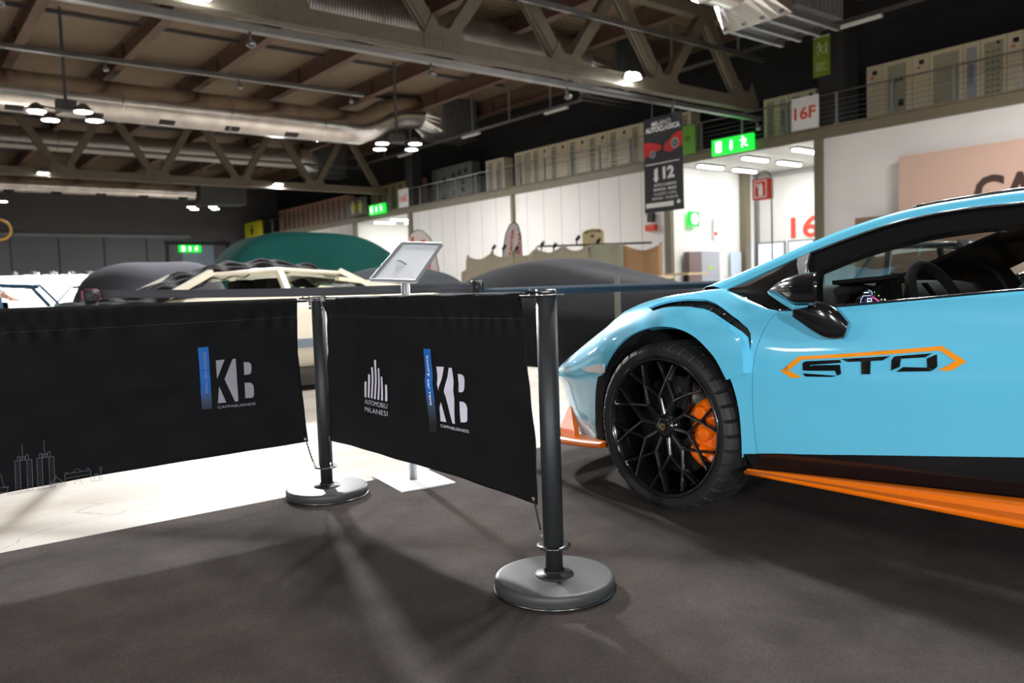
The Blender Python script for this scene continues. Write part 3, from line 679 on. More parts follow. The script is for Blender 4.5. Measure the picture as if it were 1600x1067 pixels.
# hoop stand with extinguisher sign
t = local('extinguisher_stand', 'tall steel hoop stand carrying a red fire extinguisher sign in the gate', 'sign stand', (24.2, 0, 0))
a = onp(1181, 300, 24.2); b_ = onp(1205.5, 300, 24.2); zt = onp(1193, 268, 24.2).z; t.location = H(24.2, (a.y + b_.y) / 2, 0); hw = (a.y - b_.y) / 2
link('hoop', MB().tube([(0, hw, 0), (0, hw, zt - hw)] + [(0, hw * math.cos(x), zt - hw + hw * math.sin(x)) for x in np.linspace(0, PI, 13)[1:-1]] + [(0, -hw, zt - hw), (0, -hw, 0)], .03, 8), m_galv, t)
link('foot', MB().box((0, 0, .03), (.5, 2 * hw + .3, .06)), m_galv, t)
z1 = onp(1190, 280, 24.2).z; z0 = onp(1190, 312, 24.2).z
link('sign_box', MB().box((0, hw * .1, (z0 + z1) / 2), (.34, hw * 2.0, z1 - z0)), m_red, t, bevel=.02)
d = MB(); fr = lambda x, y, dd: Vector((-.175, hw * 1.05 - x * 2 * hw, z0 + y * (z1 - z0)))
for (x, y, w_, h_) in ((.1, .08, .8, .05), (.1, .87, .8, .05), (.1, .08, .06, .84), (.84, .08, .06, .84), (.38, .16, .28, .5), (.44, .66, .16, .12), (.26, .6, .1, .2)): rect(d, fr, x, y, w_, h_)
link('pictogram', d, m_white, t)

# ------------------------------------------------------------------ hanging show banner
t = thing('show_banner', 'black show banner with two red classic cars and the number 12, hanging from the truss', 'banner', (20.2, 17.2, 3.3))
P_ = 20.2; q0 = onp(1006, 260, P_).y; q1 = onp(1067.5, 250, P_).y; z1 = onp(1036, 180, P_).z; z0 = onp(1038, 330, P_).z; W = q0 - q1; Hh = z1 - z0
fr = lambda x, y, d: Vector((P_ + .03 * math.sin(3 * x / W + 1.3 * y / Hh) - d, q0 - x, z0 + y))
link('cloth', MB().grid(10, 20, lambda a, b: fr(a * W, b * Hh, 0)).grid(10, 20, lambda a, b: fr(a * W, b * Hh, -.01), flip=True), mat('banner_black', sr(44, 44, 48), 0.6), t)
for x in (W * .22, W * .8): link('string', MB().cyl(fr(x, Hh, 0), (P_ - .1, q0 - x - .15, 7.05), .008, 6), m_galv, t)
f2 = lambda x, y, d: fr(x, y, .012)
d = MB(); text(d, 'MILANO', f2, W * .22, Hh * .905, W * .5, Hh * .05, 0, .01); text(d, 'AUTOCLASSICA', f2, W * .05, Hh * .845, W * .9, Hh * .055, 0, .045)
text(d, '12', f2, W * .48, Hh * .34, W * .3, Hh * .13, 0, .05)
poly(d, f2, [(W * .26, Hh * .45), (W * .35, Hh * .47), (W * .35, Hh * .36), (W * .39, Hh * .36), (W * .305, Hh * .31), (W * .22, Hh * .36), (W * .26, Hh * .36)])
for k, s_ in enumerate(('AUTO CLASSICHE', 'MARCHI - MUSEI', 'CLASSIC CARS', 'BRANDS - MUSEUMS')):
    text(d, s_, f2, W * (.24 - .04 * (k == 3)), Hh * (.27 - .047 * k), W * (.58 + .08 * (k == 3)), Hh * .028, 0, .03 if k < 2 else .0)
rect(d, f2, W * .04, Hh * .505, W * .88, Hh * .01); rect(d, f2, W * .04, Hh * .05, W * .7, Hh * .05)
poly(d, f2, [(W * (.87 + .05 * math.cos(x)), Hh * (.085 + .022 * math.sin(x))) for x in np.linspace(0, 2 * PI, 13)[:-1]])
link('lettering', d, m_white, t)
m_carred = mat('print_red', sr(200, 30, 34), 0.5)
c = MB(); poly(c, f2, [(0, Hh * .6), (W * .2, Hh * .595), (W * .3, Hh * .63), (W * .45, Hh * .66), (W * .47, Hh * .685), (W * .36, Hh * .72), (W * .15, Hh * .745), (0, Hh * .75)])
poly(c, f2, [(W * .52, Hh * .63), (W * .7, Hh * .61), (W, Hh * .655), (W, Hh * .80), (W * .8, Hh * .79), (W * .7, Hh * .745), (W * .54, Hh * .70)])
link('car_print', c, m_carred, t)
c = MB(); f3 = lambda x, y, d: fr(x, y, .018)
for (cx, cy, rx) in ((.23, .615, .075), (.82, .69, .1)):
    for kk, mi in ((1.0, 0), (.62, 1), (.3, 0)): poly(c, (lambda kk: lambda x, y, d: fr(x, y, .018 + .004 * (1.1 - kk)))(kk), [(W * (cx + rx * kk * math.cos(x)), Hh * (cy + rx * kk * .55 * math.sin(x))) for x in np.linspace(0, 2 * PI, 17)[:-1]], mi)
link('wheel_print', c, [m_galv, m_ink], t)

# ------------------------------------------------------------------ beige cloth booth with lamps, flags and round board
m_cl = [mat('cloth_cream', sr(206, 194, 168), 0.8), mat('cloth_sage', sr(186, 184, 160), 0.8), mat('cloth_tan', sr(190, 148, 106), 0.8)]
PB = 15.3
edges = [(720, 404), (731, 400), (768, 394), (803, 393), (838, 388), (880, 383), (920, 382), (975, 381), (1032, 381)]
names = ['narrow end', 'first cream', 'second cream', 'third cream', 'fourth cream', 'fifth cream', 'sage green', 'tan orange']
for i in range(8):
    (x0, y0), (x1, y1) = edges[i], edges[i + 1]
    a = onp(x0, y0, PB); b_ = onp(x1, y1, PB); top = (a.z, b_.z)
    if i == 0: top = (a.z - .45, b_.z)
    def f(u, v, a=a, b_=b_, top=top, i=i):
        sag = .16 * math.sin(PI * u) ** 1 * (v ** 3) if i not in (6,) else 0
        return Vector((PB + .05 * math.sin(9 * u + i) * math.sin(5 * v + i), a.y + (b_.y - a.y) * u, (top[0] + (top[1] - top[0]) * u) * v - sag))
    o = link('booth_cloth', MB().grid(14, 10, f), m_cl[1 if i == 6 else 2 if i == 7 else 0], at=(PB, a.y, 0))
    sd = o.modifiers.new('solid', 'SOLIDIFY'); sd.thickness = .01
    tag(o, names[i] + ' cloth panel of the fabric booth by the white wall', 'cloth')
t = thing('pole_stand', 'thin pole frame holding the beige cloths with small black spotlights on top', 'frame', (PB + .1, 20, 0))
for (x, y) in edges[1:]:
    a = onp(x, y, PB + .1); link('pole', MB().cyl((PB + .1, a.y, 0), (PB + .1, a.y, a.z + .03), .025, 8), m_ink, t)
a = onp(840, 385, PB + .1); b_ = onp(1018, 379, PB + .1); link('rail', MB().bar(a, b_, .05, .05), m_ink, t)
for (x, y) in ((770, 389), (786, 389), (806, 390), (846, 383), (865, 386), (901, 375), (933, 379)):
    a = onp(x, y, PB + .05); s_ = link('spotlight', MB().cyl(a, a + Vector((0, -.12, .1)), .05, 8).box(a - Vector((0, 0, .08)), (.03, .03, .16)), m_black, t)
def flag(label, x0, x1, yt, yb, lean, txt):
    p = PB + 2.2; a = onp(x0, yb, p); b_ = onp(x1, yb, p); zt = onp((x0 + x1) / 2, yt, p).z; w_ = a.y - b_.y
    t = thing('feather_flag', label, 'flag', (p, a.y, 0))
    out = [(0.05, 0), (0, .45), (.05, .7), (.16, .87), (.35, .975), (.55, 1), (.75, .965), (.92, .83), (1, .6), (.98, .4), (.85, 0)]
    if lean < 0: out = [(1 - x, y) for x, y in out]
    z0 = .35
    fr = lambda x, y, d: Vector((p - d, a.y - w_ * (x + lean * (y - 1) * .45), z0 + (zt - z0) * y))
    link('cloth', MB().prism(out, lambda x, y, d: fr(x, y, -d), .02), mat('flag_white', sr(236, 222, 222), 0.6), t)
    rim = [fr(x, y, .0) for x, y in out]; link('pole', MB().tube(rim, .022, 6).cyl(rim[0 if lean > 0 else -1], (p, rim[0 if lean > 0 else -1].y, 0), .025, 6), m_ink, t)
    fr2 = lambda x, y, d: fr(x + lean * .35 * (y - .7), y, .01); d = MB()
    for k, s_ in enumerate(txt):
        g = lambda x, y, dd, k=k: fr((.25 + .36 * k) - lean * 0 + (.16 * x) + lean * y * .28, .30 + y * .62 - k * .06, .012)
        vs, fs = text_poly(s_, .03); xs = max(v[0] for v in vs)
        d.add([g(v[1] * 1.1, v[0] / xs * 1.0, 0) if False else g(1 - v[1] * 1.2, v[0] / xs, 0) for v in vs], fs)
    link('lettering', d, m_red, t)
flag('white feather flag with slanted red writing rising over the cream cloths', 789, 820, 347, 440, .55, ('Scuderia', 'Maggini'))
flag('white feather flag with red writing behind the metal sign stand', 634, 682, 358, 445, -.35, ('Scuderia', 'Maggini'))
a = onp(910, 380, PB + .6); b_ = onp(943, 380, PB + .6); zt = onp(926, 357, PB + .6).z
t = thing('booth_board', 'small cream board with an arched top standing above the cloths', 'sign', (PB + .6, a.y, 0)); W = a.y - b_.y
fr = frame_p(PB + .6, a.y, 0); ot = [(0, 0), (W, 0), (W, zt * .96), (W * .85, zt * .99), (W * .5, zt), (W * .15, zt * .99), (0, zt * .96)]
link('board', MB().prism(ot, lambda x, y, d: fr(x, y, -d), .04), mat('board_cream', sr(218, 204, 160), 0.6), t)
d = MB()
for k in range(9):
    an = PI * (.15 + .7 * k / 8); rect(d, lambda x, y, dd: fr(x, y, .01), W * (.5 - .38 * math.cos(an)) - .02, zt * (.955 + .02 * math.sin(an)) - .04, .05, .06)
rect(d, lambda x, y, dd: fr(x, y, .01), W * .42, zt * .9, W * .16, zt * .035); link('emblem', d, mat('emblem_brown', sr(130, 90, 60), 0.5), t)
# high tables right of the booth
for i, (x, y, dist, lb) in enumerate(((1072, 428, 19.0, 'high table with a pale wooden top right of the tan cloth'), (1006, 434, 13.6, 'pale table top peeping over the black covered car'))):
    c0 = CO + ray(x, y) * (dist / ray(x, y).y); h = hall(c0)
    t = thing('high_table', lb, 'table', (h.x, h.y, 0))
    link('tabletop', MB().box((h.x, h.y, h.z), (.7, .7, .05)), mat('table_top', sr(206, 184, 150), 0.5), t); link('leg', MB().cyl((h.x, h.y, .02), (h.x, h.y, h.z - .03), .05, 10), m_black, t)
    link('foot', MB().cyl((h.x, h.y, 0), (h.x, h.y, .02), .25, 20), m_black, t)
t = thing('wall_hydrant', 'small red box on the white wall right of the cloths', 'fire hydrant', (PW - .15, onp(1017, 358, PW).y, 1)); a = onp(1018, 356, PW - .1)
link('box', MB().box((PW - .12, a.y, a.z), (.2, .5, .25)), m_red, t); link('reel', MB().box((PW - .12, a.y, a.z + .42), (.16, .3, .35)), m_ink, t)
# bright exhibition stand at the far left, with small ceiling lamps
t = thing('exhibition_stand', 'brightly lit white exhibition stand far behind at the left edge', 'stand', (-1, 34, 0))
QS = 36.0; a = onq(-80, 433, QS); b_ = onq(143, 427, QS)
link('wall', MB().box(((a.x + b_.x) / 2, QS, a.z / 2), (b_.x - a.x, .15, a.z)), m_alc, t)
for i in range(5):
    x = a.x + (b_.x - a.x) * (.42 + .135 * i)
    l_ = link('spot_head', MB().cyl((x, QS - .9, a.z + .12), (x, QS - .9, a.z), .09, 10), m_galv, t)
    link('arm', MB().box((x, QS - .45, a.z + .14), (.04, .9, .04)), m_galv, t)
    area_light('bulb', l_, (x - t['_at'][0], QS - .9 - t['_at'][1], a.z - .03), .25, 60, (1, 1, 1), d=(0, .6, -1))
d = MB(); fr = frame_q(QS - .09, a.x, 0)
for i in range(7): rect(d, fr, (b_.x - a.x) * (.5 + .065 * i), 1.55 + .1 * (i % 2), .22, .5)
link('picture', d, m_grey, t)
t = thing('yellow_ring_sign', 'yellow ring sign cut by the left edge of the picture', 'sign', (6, 40, 5)); a = onq(-1, 359, 40)
link('ring', MB().tube([(a.x + .42 * math.cos(x), 40, a.z + .42 * math.sin(x)) for x in np.linspace(0, 2 * PI, 25)[:-1]], .05, 8, closed=True), mat('ring_yellow', sr(180, 130, 40), 0.5), t)
link('hanging_wire', MB().cyl((a.x, 40, a.z + .42), (a.x, 40, 10.9), .01, 6), m_ink, t)
# ------------------------------------------------------------------ fabric barriers
m_post = mat('post_black', sr(30, 32, 34), 0.5, 0, 0.05, 20, 0.04, 300)
m_base = mat('base_grey', sr(60, 60, 60), 0.5, 0.0, 0.12, 9, 0.05, 200)
m_rub = mat('rubber_black', (0.006, 0.006, 0.007), 0.6)
m_chr = mat('chrome', (0.75, 0.75, 0.76), 0.12, 1.0)
m_dkc = mat('dark_chrome', (0.18, 0.18, 0.18), 0.25, 1.0)
m_fab = mat('banner_fabric', (0.006, 0.0062, 0.007), 0.75, 0, 0.15, 6, 0.12, 700, spec=0.16)
m_stitch = mat('stitching', (0.055, 0.055, 0.055), 0.8)
PBR, QL, QN = 1.540, 3.315, 1.775
TOP = 0.895
def post(at, label, rot=0.0):
    t = local('barrier_post', label, 'barrier post', at, 'posts of the fabric barriers', rot)
    link('base', MB().lathe([(0, .042), (.165, .042), (.176, .040), (.18, .034), (.18, .008), (.174, .006), (.174, 0), (0, 0)], n=64), m_base, t)
    link('rubber_ring', MB().lathe([(.172, .001), (.1835, .001), (.1835, .007), (.172, .008)], n=64), m_dkc, t)
    link('collar', MB().lathe([(.058, .042), (.056, .047), (.034, .050), (.030, .058)], n=32), m_black, t)
    link('pole', MB().lathe([(0, .05), (.0262, .05), (.0262, .125), (.0305, .128), (.0305, TOP - .012), (0, TOP - .012)], n=32), m_post, t)
    r_ = MB().lathe([(.029, .128), (.0505, .128), (.0505, .133), (.029, .133)], n=48); link('ring_plate', r_, m_dkc, t)
    s_ = MB()
    for k in range(4):
        a = k * PI / 2 + .5; s_.grid(6, 1, lambda u, v: Vector(((.036 + .009 * v) * math.cos(a + u * .7), (.036 + .009 * v) * math.sin(a + u * .7), .1335)))
    link('slot', s_, m_black, t)
    link('cap', MB().lathe([(0, TOP - .002), (.027, TOP - .002), (.0305, TOP - .006), (.0305, TOP - .014), (0, TOP - .014)], n=32), m_dkc, t)
    link('top_plate', MB().lathe([(0, TOP - .016), (.053, TOP - .016), (.053, TOP - .0195), (0, TOP - .0195)], n=40), m_chr, t)
    return t
def clamp(t, at, d):
    """clip that carries a top rail, reaching out of the post in direction d"""
    d = Vector(d); s_ = Vector((0, 0, 1)).cross(d); z = TOP - .012; at = Vector((at[0], at[1], 0))
    c = MB().bar(at + d * .018 + Vector((0, 0, z)), at + d * .085 + Vector((0, 0, z)), .022, .014).bar(at + d * .03 + Vector((0, 0, z - .011)), at + d * .095 + Vector((0, 0, z - .011)), .026, .005)
    c.cyl(at + d * .04 + Vector((0, 0, z + .012)), at + d * .04 + Vector((0, 0, z - .03)), .005, 8).cyl(at + d * .07 + Vector((0, 0, z + .013)), at + d * .07 + Vector((0, 0, z - .012)), .004, 8)
    c.uv(at + d * .04 + Vector((0, 0, z - .04)), (.007, .007, .007), 8, 6)
    link('rail_clip', c, m_chr, t)
pn = post((PBR, QN, .006), 'nearer black barrier post on a round grey base, right of the middle banner')
pl = post((PBR, QL, .006), 'black barrier post where the left and middle fabric banners meet')
po = post((-.12, QL, .006), 'black barrier post beyond the left edge, holding the far end of the left banner')
clamp(pn, (0, 0), (0, 1, 0)); clamp(pl, (0, 0), (0, -1, 0)); clamp(pl, (0, 0), (-1, 0, 0)); clamp(po, (0, 0), (1, 0, 0))

def wr(s, z, k):       # gentle folds of the cloth
    return .0035 * math.sin(s * 7 + k) + .004 * math.sin(s * 3.1 + z * 9 + k) + .0022 * math.sin(s * 23 - z * 17 + 2 * k) + .0016 * math.sin(s * 11 + z * 38) \
        + .005 * math.exp(-((z - .62 - .06 * math.sin(4 * s + k)) / .022) ** 2) * math.sin(s * 4.2 + k) + .0045 * math.exp(-((z - .80) / .03) ** 2) * math.sin(s * 60 + 9 * math.sin(s * 5))
# middle banner, on the plane p = PBR.  s runs from the far post to the near post
SA, SB = .062, 1.478
zb0, zb1 = .262, .248
def mid(s, z, off=0.0):
    e = (s - SA) / (SB - SA); edge = .020 * max(0, 1 - abs(z - .30) / .5) * 0
    return Vector((PBR - .004 - off + wr(s, z, 0.3), QL - s, z))
def mid_uv(u, v):
    zb = zb0 + (zb1 - zb0) * u + .012 * math.sin(PI * u); zt = TOP - .004 - .004 * math.sin(PI * u)
    l = SA + .018 * math.sin(PI * v) - .01 * (1 - v); r = SB - .045 * v + .012 * math.sin(PI * v)
    return (l + (r - l) * u, zb + (zt - zb) * v)
def left(s, z, off=0.0):   # left banner, plane q = QL; s runs from the shared post to the left
    return Vector((PBR - s, QL - .004 - off + wr(s, z, 2.1), z))
LA, LB = .105, 1.60
def left_uv(u, v):
    zb = .262 - .03 * u + .008 * math.sin(PI * u); zt = TOP - .004 - .005 * math.sin(PI * u)
    return (LA - .024 * (1 - v) + (LB - LA) * u + .008 * math.sin(PI * v) * (1 - u), zb + (zt - zb) * v)
for nm, fn, uvf, lb in (('mid', mid, mid_uv, 'middle black fabric banner with white and blue logos between the two posts'), ('left', left, left_uv, 'left black fabric banner with a logo and a thin city skyline drawing')):
    t = thing('fabric_banner', lb, 'barrier banner', (PBR, QL, 0), 'black fabric banners of the barrier')
    o = link('cloth', MB().grid(150, 70, lambda a, b: fn(*uvf(a, b))), m_fab, t)
    sd = o.modifiers.new('solid', 'SOLIDIFY'); sd.thickness = .0015; sd.offset = 0
    L = 1.478 if nm == 'mid' else LB + .0
    # sleeve around the top rail
    sl = MB().grid(120, 10, lambda a, b: (lambda s: fn(s, TOP - .078 * (b if b > .25 else .25) + .006 * 0, .002 + .010 * math.cos(min(1, b * 1.1) * PI / 2) + .002 * math.sin(s * 80 + 3 * b + 5 * math.sin(s * 6))) if b > .25
                                    else fn(s, TOP - .0195 + .0195 * math.cos(b / .25 * PI / 2), .012 * math.sin(b / .25 * PI / 2)))(uvf(a, 1 - b * .12)[0]))
    o = link('sleeve', sl, m_fab, t)
    st_ = MB(); n = 60
    for k in range(n):
        a0, a1 = k / n, (k + .8) / n; v = .878; u0, u1 = uvf(a0, v), uvf(a1, v)
        st_.add([fn(u0[0], u0[1], .004), fn(u1[0], u1[1], .004), fn(u1[0], u1[1] + .0012, .004), fn(u0[0], u0[1] + .0012, .004)], [(0, 1, 2, 3)])
    link('seam', st_, m_stitch, t)
    a, b_ = fn(uvf(0, 1)[0] - .045, TOP - .012, 0), fn(uvf(1, 1)[0] + .045, TOP - .012, 0)
    link('top_rail', MB().cyl(a, b_, .008, 12), m_dkc, t)
    # eyelets and straps at the lower corners
    ends = ((.0, 1), (1.0, -1)) if nm == 'mid' else ((0.0, 1),)
    for (u, sg) in ends:
        s0, z0 = uvf(u, 0); c = fn(s0 + sg * .014, z0 + .016, .003); dirn = (fn(s0 + sg * .014, z0, .003) - fn(s0 + sg * .014, z0, .004)).normalized()
        g = MB().lathe([(.0035, 0), (.008, 0), (.008, .003), (.0035, .003)], c, dirn * -1, 16); link('eyelet', g, m_chr, t)
        tgt = Vector((PBR, QL, .131)) if u == 0 else Vector((PBR, QN, .131)); ex = Vector((0, -1, 0)) if nm == 'mid' and u == 0 else Vector((0, 1, 0)) if nm == 'mid' else Vector((-1, 0, 0))
        tgt = tgt + ex * .047
        mdl = (c + tgt) / 2 - Vector((0, 0, .012 if u == 0 else 0))
        sp = MB()
        pts = [c + (mdl - c) * k / 5 for k in range(6)] + [mdl + (tgt - mdl) * k / 5 for k in range(1, 6)]
        sp.tube(pts[1:8], .0026, 8)
        for k in range(6): sp.tube([pts[1] + (pts[7] - pts[1]) * ((k + .5) / 6 - .02), pts[1] + (pts[7] - pts[1]) * ((k + .5) / 6 + .02)], .0042, 8)
        link('strap', sp, m_rub, t)
        dd = (tgt - pts[7]).normalized(); sd_ = dd.orthogonal().normalized()
        link('snap_hook', MB().tube([pts[7] + (tgt - pts[7]) * .5 + dd * .016 * math.cos(x) + sd_ * .006 * math.sin(x) for x in np.linspace(0, 2 * PI, 17)[:-1]], .0016, 6, closed=True)
             .tube([c + (pts[1] - c) * .4 + dd * .012 * math.cos(x) + sd_ * .006 * math.sin(x) for x in np.linspace(0, 2 * PI, 17)[:-1]], .0014, 6, closed=True), m_chr, t)
    if nm == 'mid': mid_t = t
    else: left_t = t
# printed marks: outlines given as (x right, y up) on each banner
m_pw = mat('print_white', sr(214, 208, 222), 0.7)
m_blue = mat('print_blue', sr(22, 96, 178), 0.7)
nt = m_blue.node_tree; b = nt.nodes['Principled BSDF']      # the strip is printed fading into black towards its foot
tc = nt.nodes.new('ShaderNodeTexCoord'); sx = nt.nodes.new('ShaderNodeSeparateXYZ'); nt.links.new(tc.outputs['Object'], sx.inputs[0])
rr = nt.nodes.new('ShaderNodeValToRGB'); rr.color_ramp.elements[0].position = .43; rr.color_ramp.elements[0].color = (.006, .0062, .007, 1)
rr.color_ramp.elements[1].position = .55; rr.color_ramp.elements[1].color = (*sr(22, 96, 178), 1); e = rr.color_ramp.elements.new(.49); e.color = (*sr(52, 66, 84), 1)
nt.links.new(sx.outputs['Z'], rr.inputs[0]); nt.links.new(rr.outputs[0], b.inputs['Base Color'])
def px_mid(x, y): h = onp(x, y, PBR - .006); return (QL - h.y, h.z)
def px_left(x, y): h = onq(x, y, QL - .006); return (PBR - h.x, h.z)
def decal(name, t, fn, polys, m, off=.0035, holes=()):
    mb = MB()
    for pl_ in polys:
        V, T = cdt(pl_, (), .012); mb.add([fn(v[0], v[1], off) for v in V], T)
    return link(name, mb, m, t)
def tdecal(name, t, fn, s, o, ex, ey, m, bold=0.0, off=.004, shear=0.0):
    """lettering filling the parallelogram o, o+ex, o+ey (banner coordinates)"""
    vs, fs = text_poly(s, bold, shear); x0 = min(v[0] for v in vs); x1 = max(v[0] for v in vs); y0 = min(v[1] for v in vs); y1 = max(v[1] for v in vs)
    mb = MB(); P = []
    for v in vs:
        a, b_ = (v[0] - x0) / (x1 - x0), (v[1] - y0) / (y1 - y0); P.append(fn(o[0] + ex[0] * a + ey[0] * b_, o[1] + ex[1] * a + ey[1] * b_, off))
    mb.add(P, fs); return link(name, mb, m, t)
sub = lambda a, b: (a[0] - b[0], a[1] - b[1])
def Z4(x, y): return (540 + x / 6.668, 530 + y / 6.668)
def kb(t, fn, pxf, conv):
    P = lambda l: [pxf(*conv(x, y)) for x, y in l]
    decal('monogram', t, fn, [P([(945, 284), (1020, 288), (958, 535), (950, 470)]), P([(1068, 297), (1098, 300), (1108, 420), (1131, 884), (1104, 876), (1012, 550)]), P([(978, 655), (1036, 866), (972, 856), (965, 720)]),
                              P([(1160, 362), (1200, 366), (1222, 378), (1234, 405), (1236, 520), (1226, 545), (1205, 553), (1175, 550)]), P([(1175, 650), (1222, 655), (1245, 680), (1258, 720), (1260, 840), (1252, 862), (1230, 868), (1192, 866)])], m_pw)
    bl = P([(812, 100), (890, 100), (905, 420), (925, 780), (938, 975), (868, 965), (850, 760), (830, 420)])
    decal('blue_strip', t, fn, [bl], m_blue)
    a, b_, c = [pxf(*conv(*p)) for p in ((842, 175), (872, 692), (872, 172))]
    tdecal('slogan', t, fn, 'luxury car rent', a, sub(b_, a), sub(c, a), mat('print_pure', sr(245, 245, 250), .6), .015, .006)
    a, b_, c = [pxf(*conv(*p)) for p in ((976, 916), (1272, 980), (975, 886))]
    tdecal('lettering', t, fn, 'CAPPABUSINESS', a, sub(b_, a), sub(c, a), m_pw, .0)
kb(mid_t, mid, px_mid, Z4)
bars = [((205, 440), (213, 604), 18), ((236, 365), (249, 608), 19), ((270, 290), (284, 614), 19), ((303, 214), (320, 622), 19), ((343, 300), (358, 628), 18), ((378, 388), (396, 636), 18), ((427, 470), (435, 644), 20)]
pl_ = []
for (x0, y0), (x1, y1), w_ in bars:
    h_ = w_ / 2; pl_.append([px_mid(*Z4(*p)) for p in ((x0 - h_, y0 + 8), (x0 - h_ * .5, y0 + 1), (x0, y0), (x0 + h_ * .5, y0 + 1), (x0 + h_, y0 + 8), (x1 + h_, y1 + 2), (x1 - h_, y1 - 3))])
decal('tower_bars', mid_t, mid, pl_, m_pw)
for s_, (a, b_, c) in (('AUTOMOBILI', ((206, 670), (447, 720), (206, 622))), ('MILANESI', ((208, 748), (452, 800), (207, 700)))):
    a, b_, c = [px_mid(*Z4(*p)) for p in (a, b_, c)]; tdecal('lettering', mid_t, mid, s_, a, sub(b_, a), sub(c, a), m_pw, -.012)
# the left banner carries the same mark further right, seen at another slant
def kbl():
    Q = lambda x, y: (x / 2.667, 430 + y / 2.667)
    P = lambda l: [px_left(*Q(x, y)) for x, y in l]
    m2 = mat('print_grey', sr(150, 146, 156), 0.7)
    decal('monogram', left_t, left, [P([(897, 355), (934, 351), (903, 432), (900, 395)]), P([(968, 349), (981, 347), (984, 385), (992, 524), (978, 526), (934, 432)]), P([(912, 462), (942, 530), (908, 533)]),
                                     P([(1015, 362), (1035, 362), (1045, 368), (1048, 380), (1048, 402), (1042, 412), (1018, 416)]), P([(1019, 448), (1045, 448), (1055, 458), (1058, 475), (1058, 500), (1052, 510), (1021, 512)])], m2)
    decal('blue_strip', left_t, left, [P([(822, 302), (866, 298), (872, 400), (881, 500), (884, 556), (842, 560), (834, 440)])], m_blue)
    a, b_, c = [px_left(*Q(*p)) for p in ((841, 322), (854, 492), (857, 322))]; tdecal('slogan', left_t, left, 'luxury car rent', a, sub(b_, a), sub(c, a), m2, .0, .006)
    a, b_, c = [px_left(*Q(*p)) for p in ((907, 556), (1064, 540), (907, 545))]; tdecal('lettering', left_t, left, 'CAPPABUSINESS', a, sub(b_, a), sub(c, a), m2, .0)
kbl()
# thin city skyline along the foot of the left banner
S6 = lambda x, y: px_left(x / 6.154, 640 + y / 6.154)
sk = MB()
def ln(pts, w_=.0011):
    pts = [S6(*p) for p in pts]
    for a, b_ in zip(pts[:-1], pts[1:]):
        L = math.dist(a, b_)
        if L < 1e-5: continue
        nx, ny = -(b_[1] - a[1]) / L * w_ / 2, (b_[0] - a[0]) / L * w_ / 2
        sk.add([left(a[0] + nx, a[1] + ny, .004), left(a[0] - nx, a[1] - ny, .004), left(b_[0] - nx, b_[1] - ny, .004), left(b_[0] + nx, b_[1] + ny, .004)], [(0, 1, 2, 3)])
for (ox, oy) in ((0, 0), (212, -28)):
    T = lambda *p: [(x + ox, y + oy) for x, y in p]
    ln(T((140, 495), (305, 477), (318, 772), (155, 798), (140, 495))); ln(T((192, 490), (204, 790))); ln(T((256, 483), (270, 780)))
    ln(T((167, 490), (167, 448), (186, 446), (190, 488))); ln(T((190, 458), (245, 450))); ln(T((246, 484), (246, 435), (270, 432), (274, 480))); ln(T((218, 485), (208, 322))); ln(T((200, 486), (200, 458))); ln(T((235, 482), (235, 452)))
    for k in range(14): ln(T((145 + k, 512 + k * 20), (192 + k, 507 + k * 20)), .0006); ln(T((262 + k, 500 + k * 19.5), (305 + k, 495 + k * 19.5)), .0006)
ln(((0, 620), (15, 640), (20, 690), (30, 700), (32, 738), (85, 742), (72, 750), (75, 830))); ln(((0, 750), (72, 745))); ln(((0, 795), (70, 790)))
ln(((85, 805), (155, 798), (400, 762), (535, 742))); ln(((88, 820), (530, 756)))
ln(((485, 710), (540, 652), (612, 694), (485, 712))); ln(((540, 652), (537, 622))); ln(((485, 712), (485, 742))); ln(((600, 698), (603, 745))); ln(((490, 740), (535, 735), (537, 755)))
ln(((622, 620), (875, 585), (880, 700))); ln(((622, 620), (630, 740))); ln(((632, 662), (880, 622))); ln(((628, 605), (640, 600), (650, 612))); ln(((705, 605), (715, 585), (745, 570), (770, 582), (790, 597))); ln(((830, 585), (845, 560), (862, 568), (865, 585)))
ln([(755 + 36 * math.cos(x), 715 - 36 * math.sin(x)) for x in np.linspace(-.2, PI + .2, 12)]); ln([(935 + 30 * math.cos(x), 650 - 32 * math.sin(x)) for x in np.linspace(-.8, PI + .8, 14)]); ln([(935 + 20 * math.cos(x), 652 - 20 * math.sin(x)) for x in np.linspace(-.5, PI + .5, 10)])
ln(((972, 590), (985, 690))); ln([(974 + 12 * math.cos(x), 570 - 18 * math.sin(x)) for x in np.linspace(0, 2 * PI, 10)]); ln(((895, 690), (975, 678)))
link('skyline_drawing', sk, mat('print_line', sr(120, 122, 128), 0.7), left_t)

# ------------------------------------------------------------------ retractable belt barrier behind
QBELT = 3.62
m_belt = mat('belt_grey', sr(62, 62, 68), 0.7, 0, 0.05, 4); m_beltb = mat('belt_teal', sr(18, 44, 60), 0.6)
def belt_post(px, label, r=.028, q=QBELT, h=.955, rose=False):
    c = onq(px, 460, q); t = thing('belt_post', label, 'barrier post', (c.x, c.y, 0), 'slim posts of the belt barrier')
    link('pole', MB().cyl((c.x, q, .02), (c.x, q, h - .07), r * .8, 20), m_post, t); link('base', MB().lathe([(0, .03), (.15, .022), (.16, .0), (0, 0)], (c.x, q, 0), n=40), m_post, t)
    link('belt_head', MB().cyl((c.x, q, h - .07), (c.x, q, h), r, 24), m_black if not rose else m_post, t)
    link('cap', MB().cyl((c.x, q, h), (c.x, q, h + .006), r * .8, 24).box((c.x - r - .004, q, h - .035), (.01, .03, .06)).box((c.x + r + .004, q, h - .035), (.01, .03, .06)), mat('rose_plastic', sr(130, 60, 84), 0.4) if rose else m_chr, t)
    return c.x
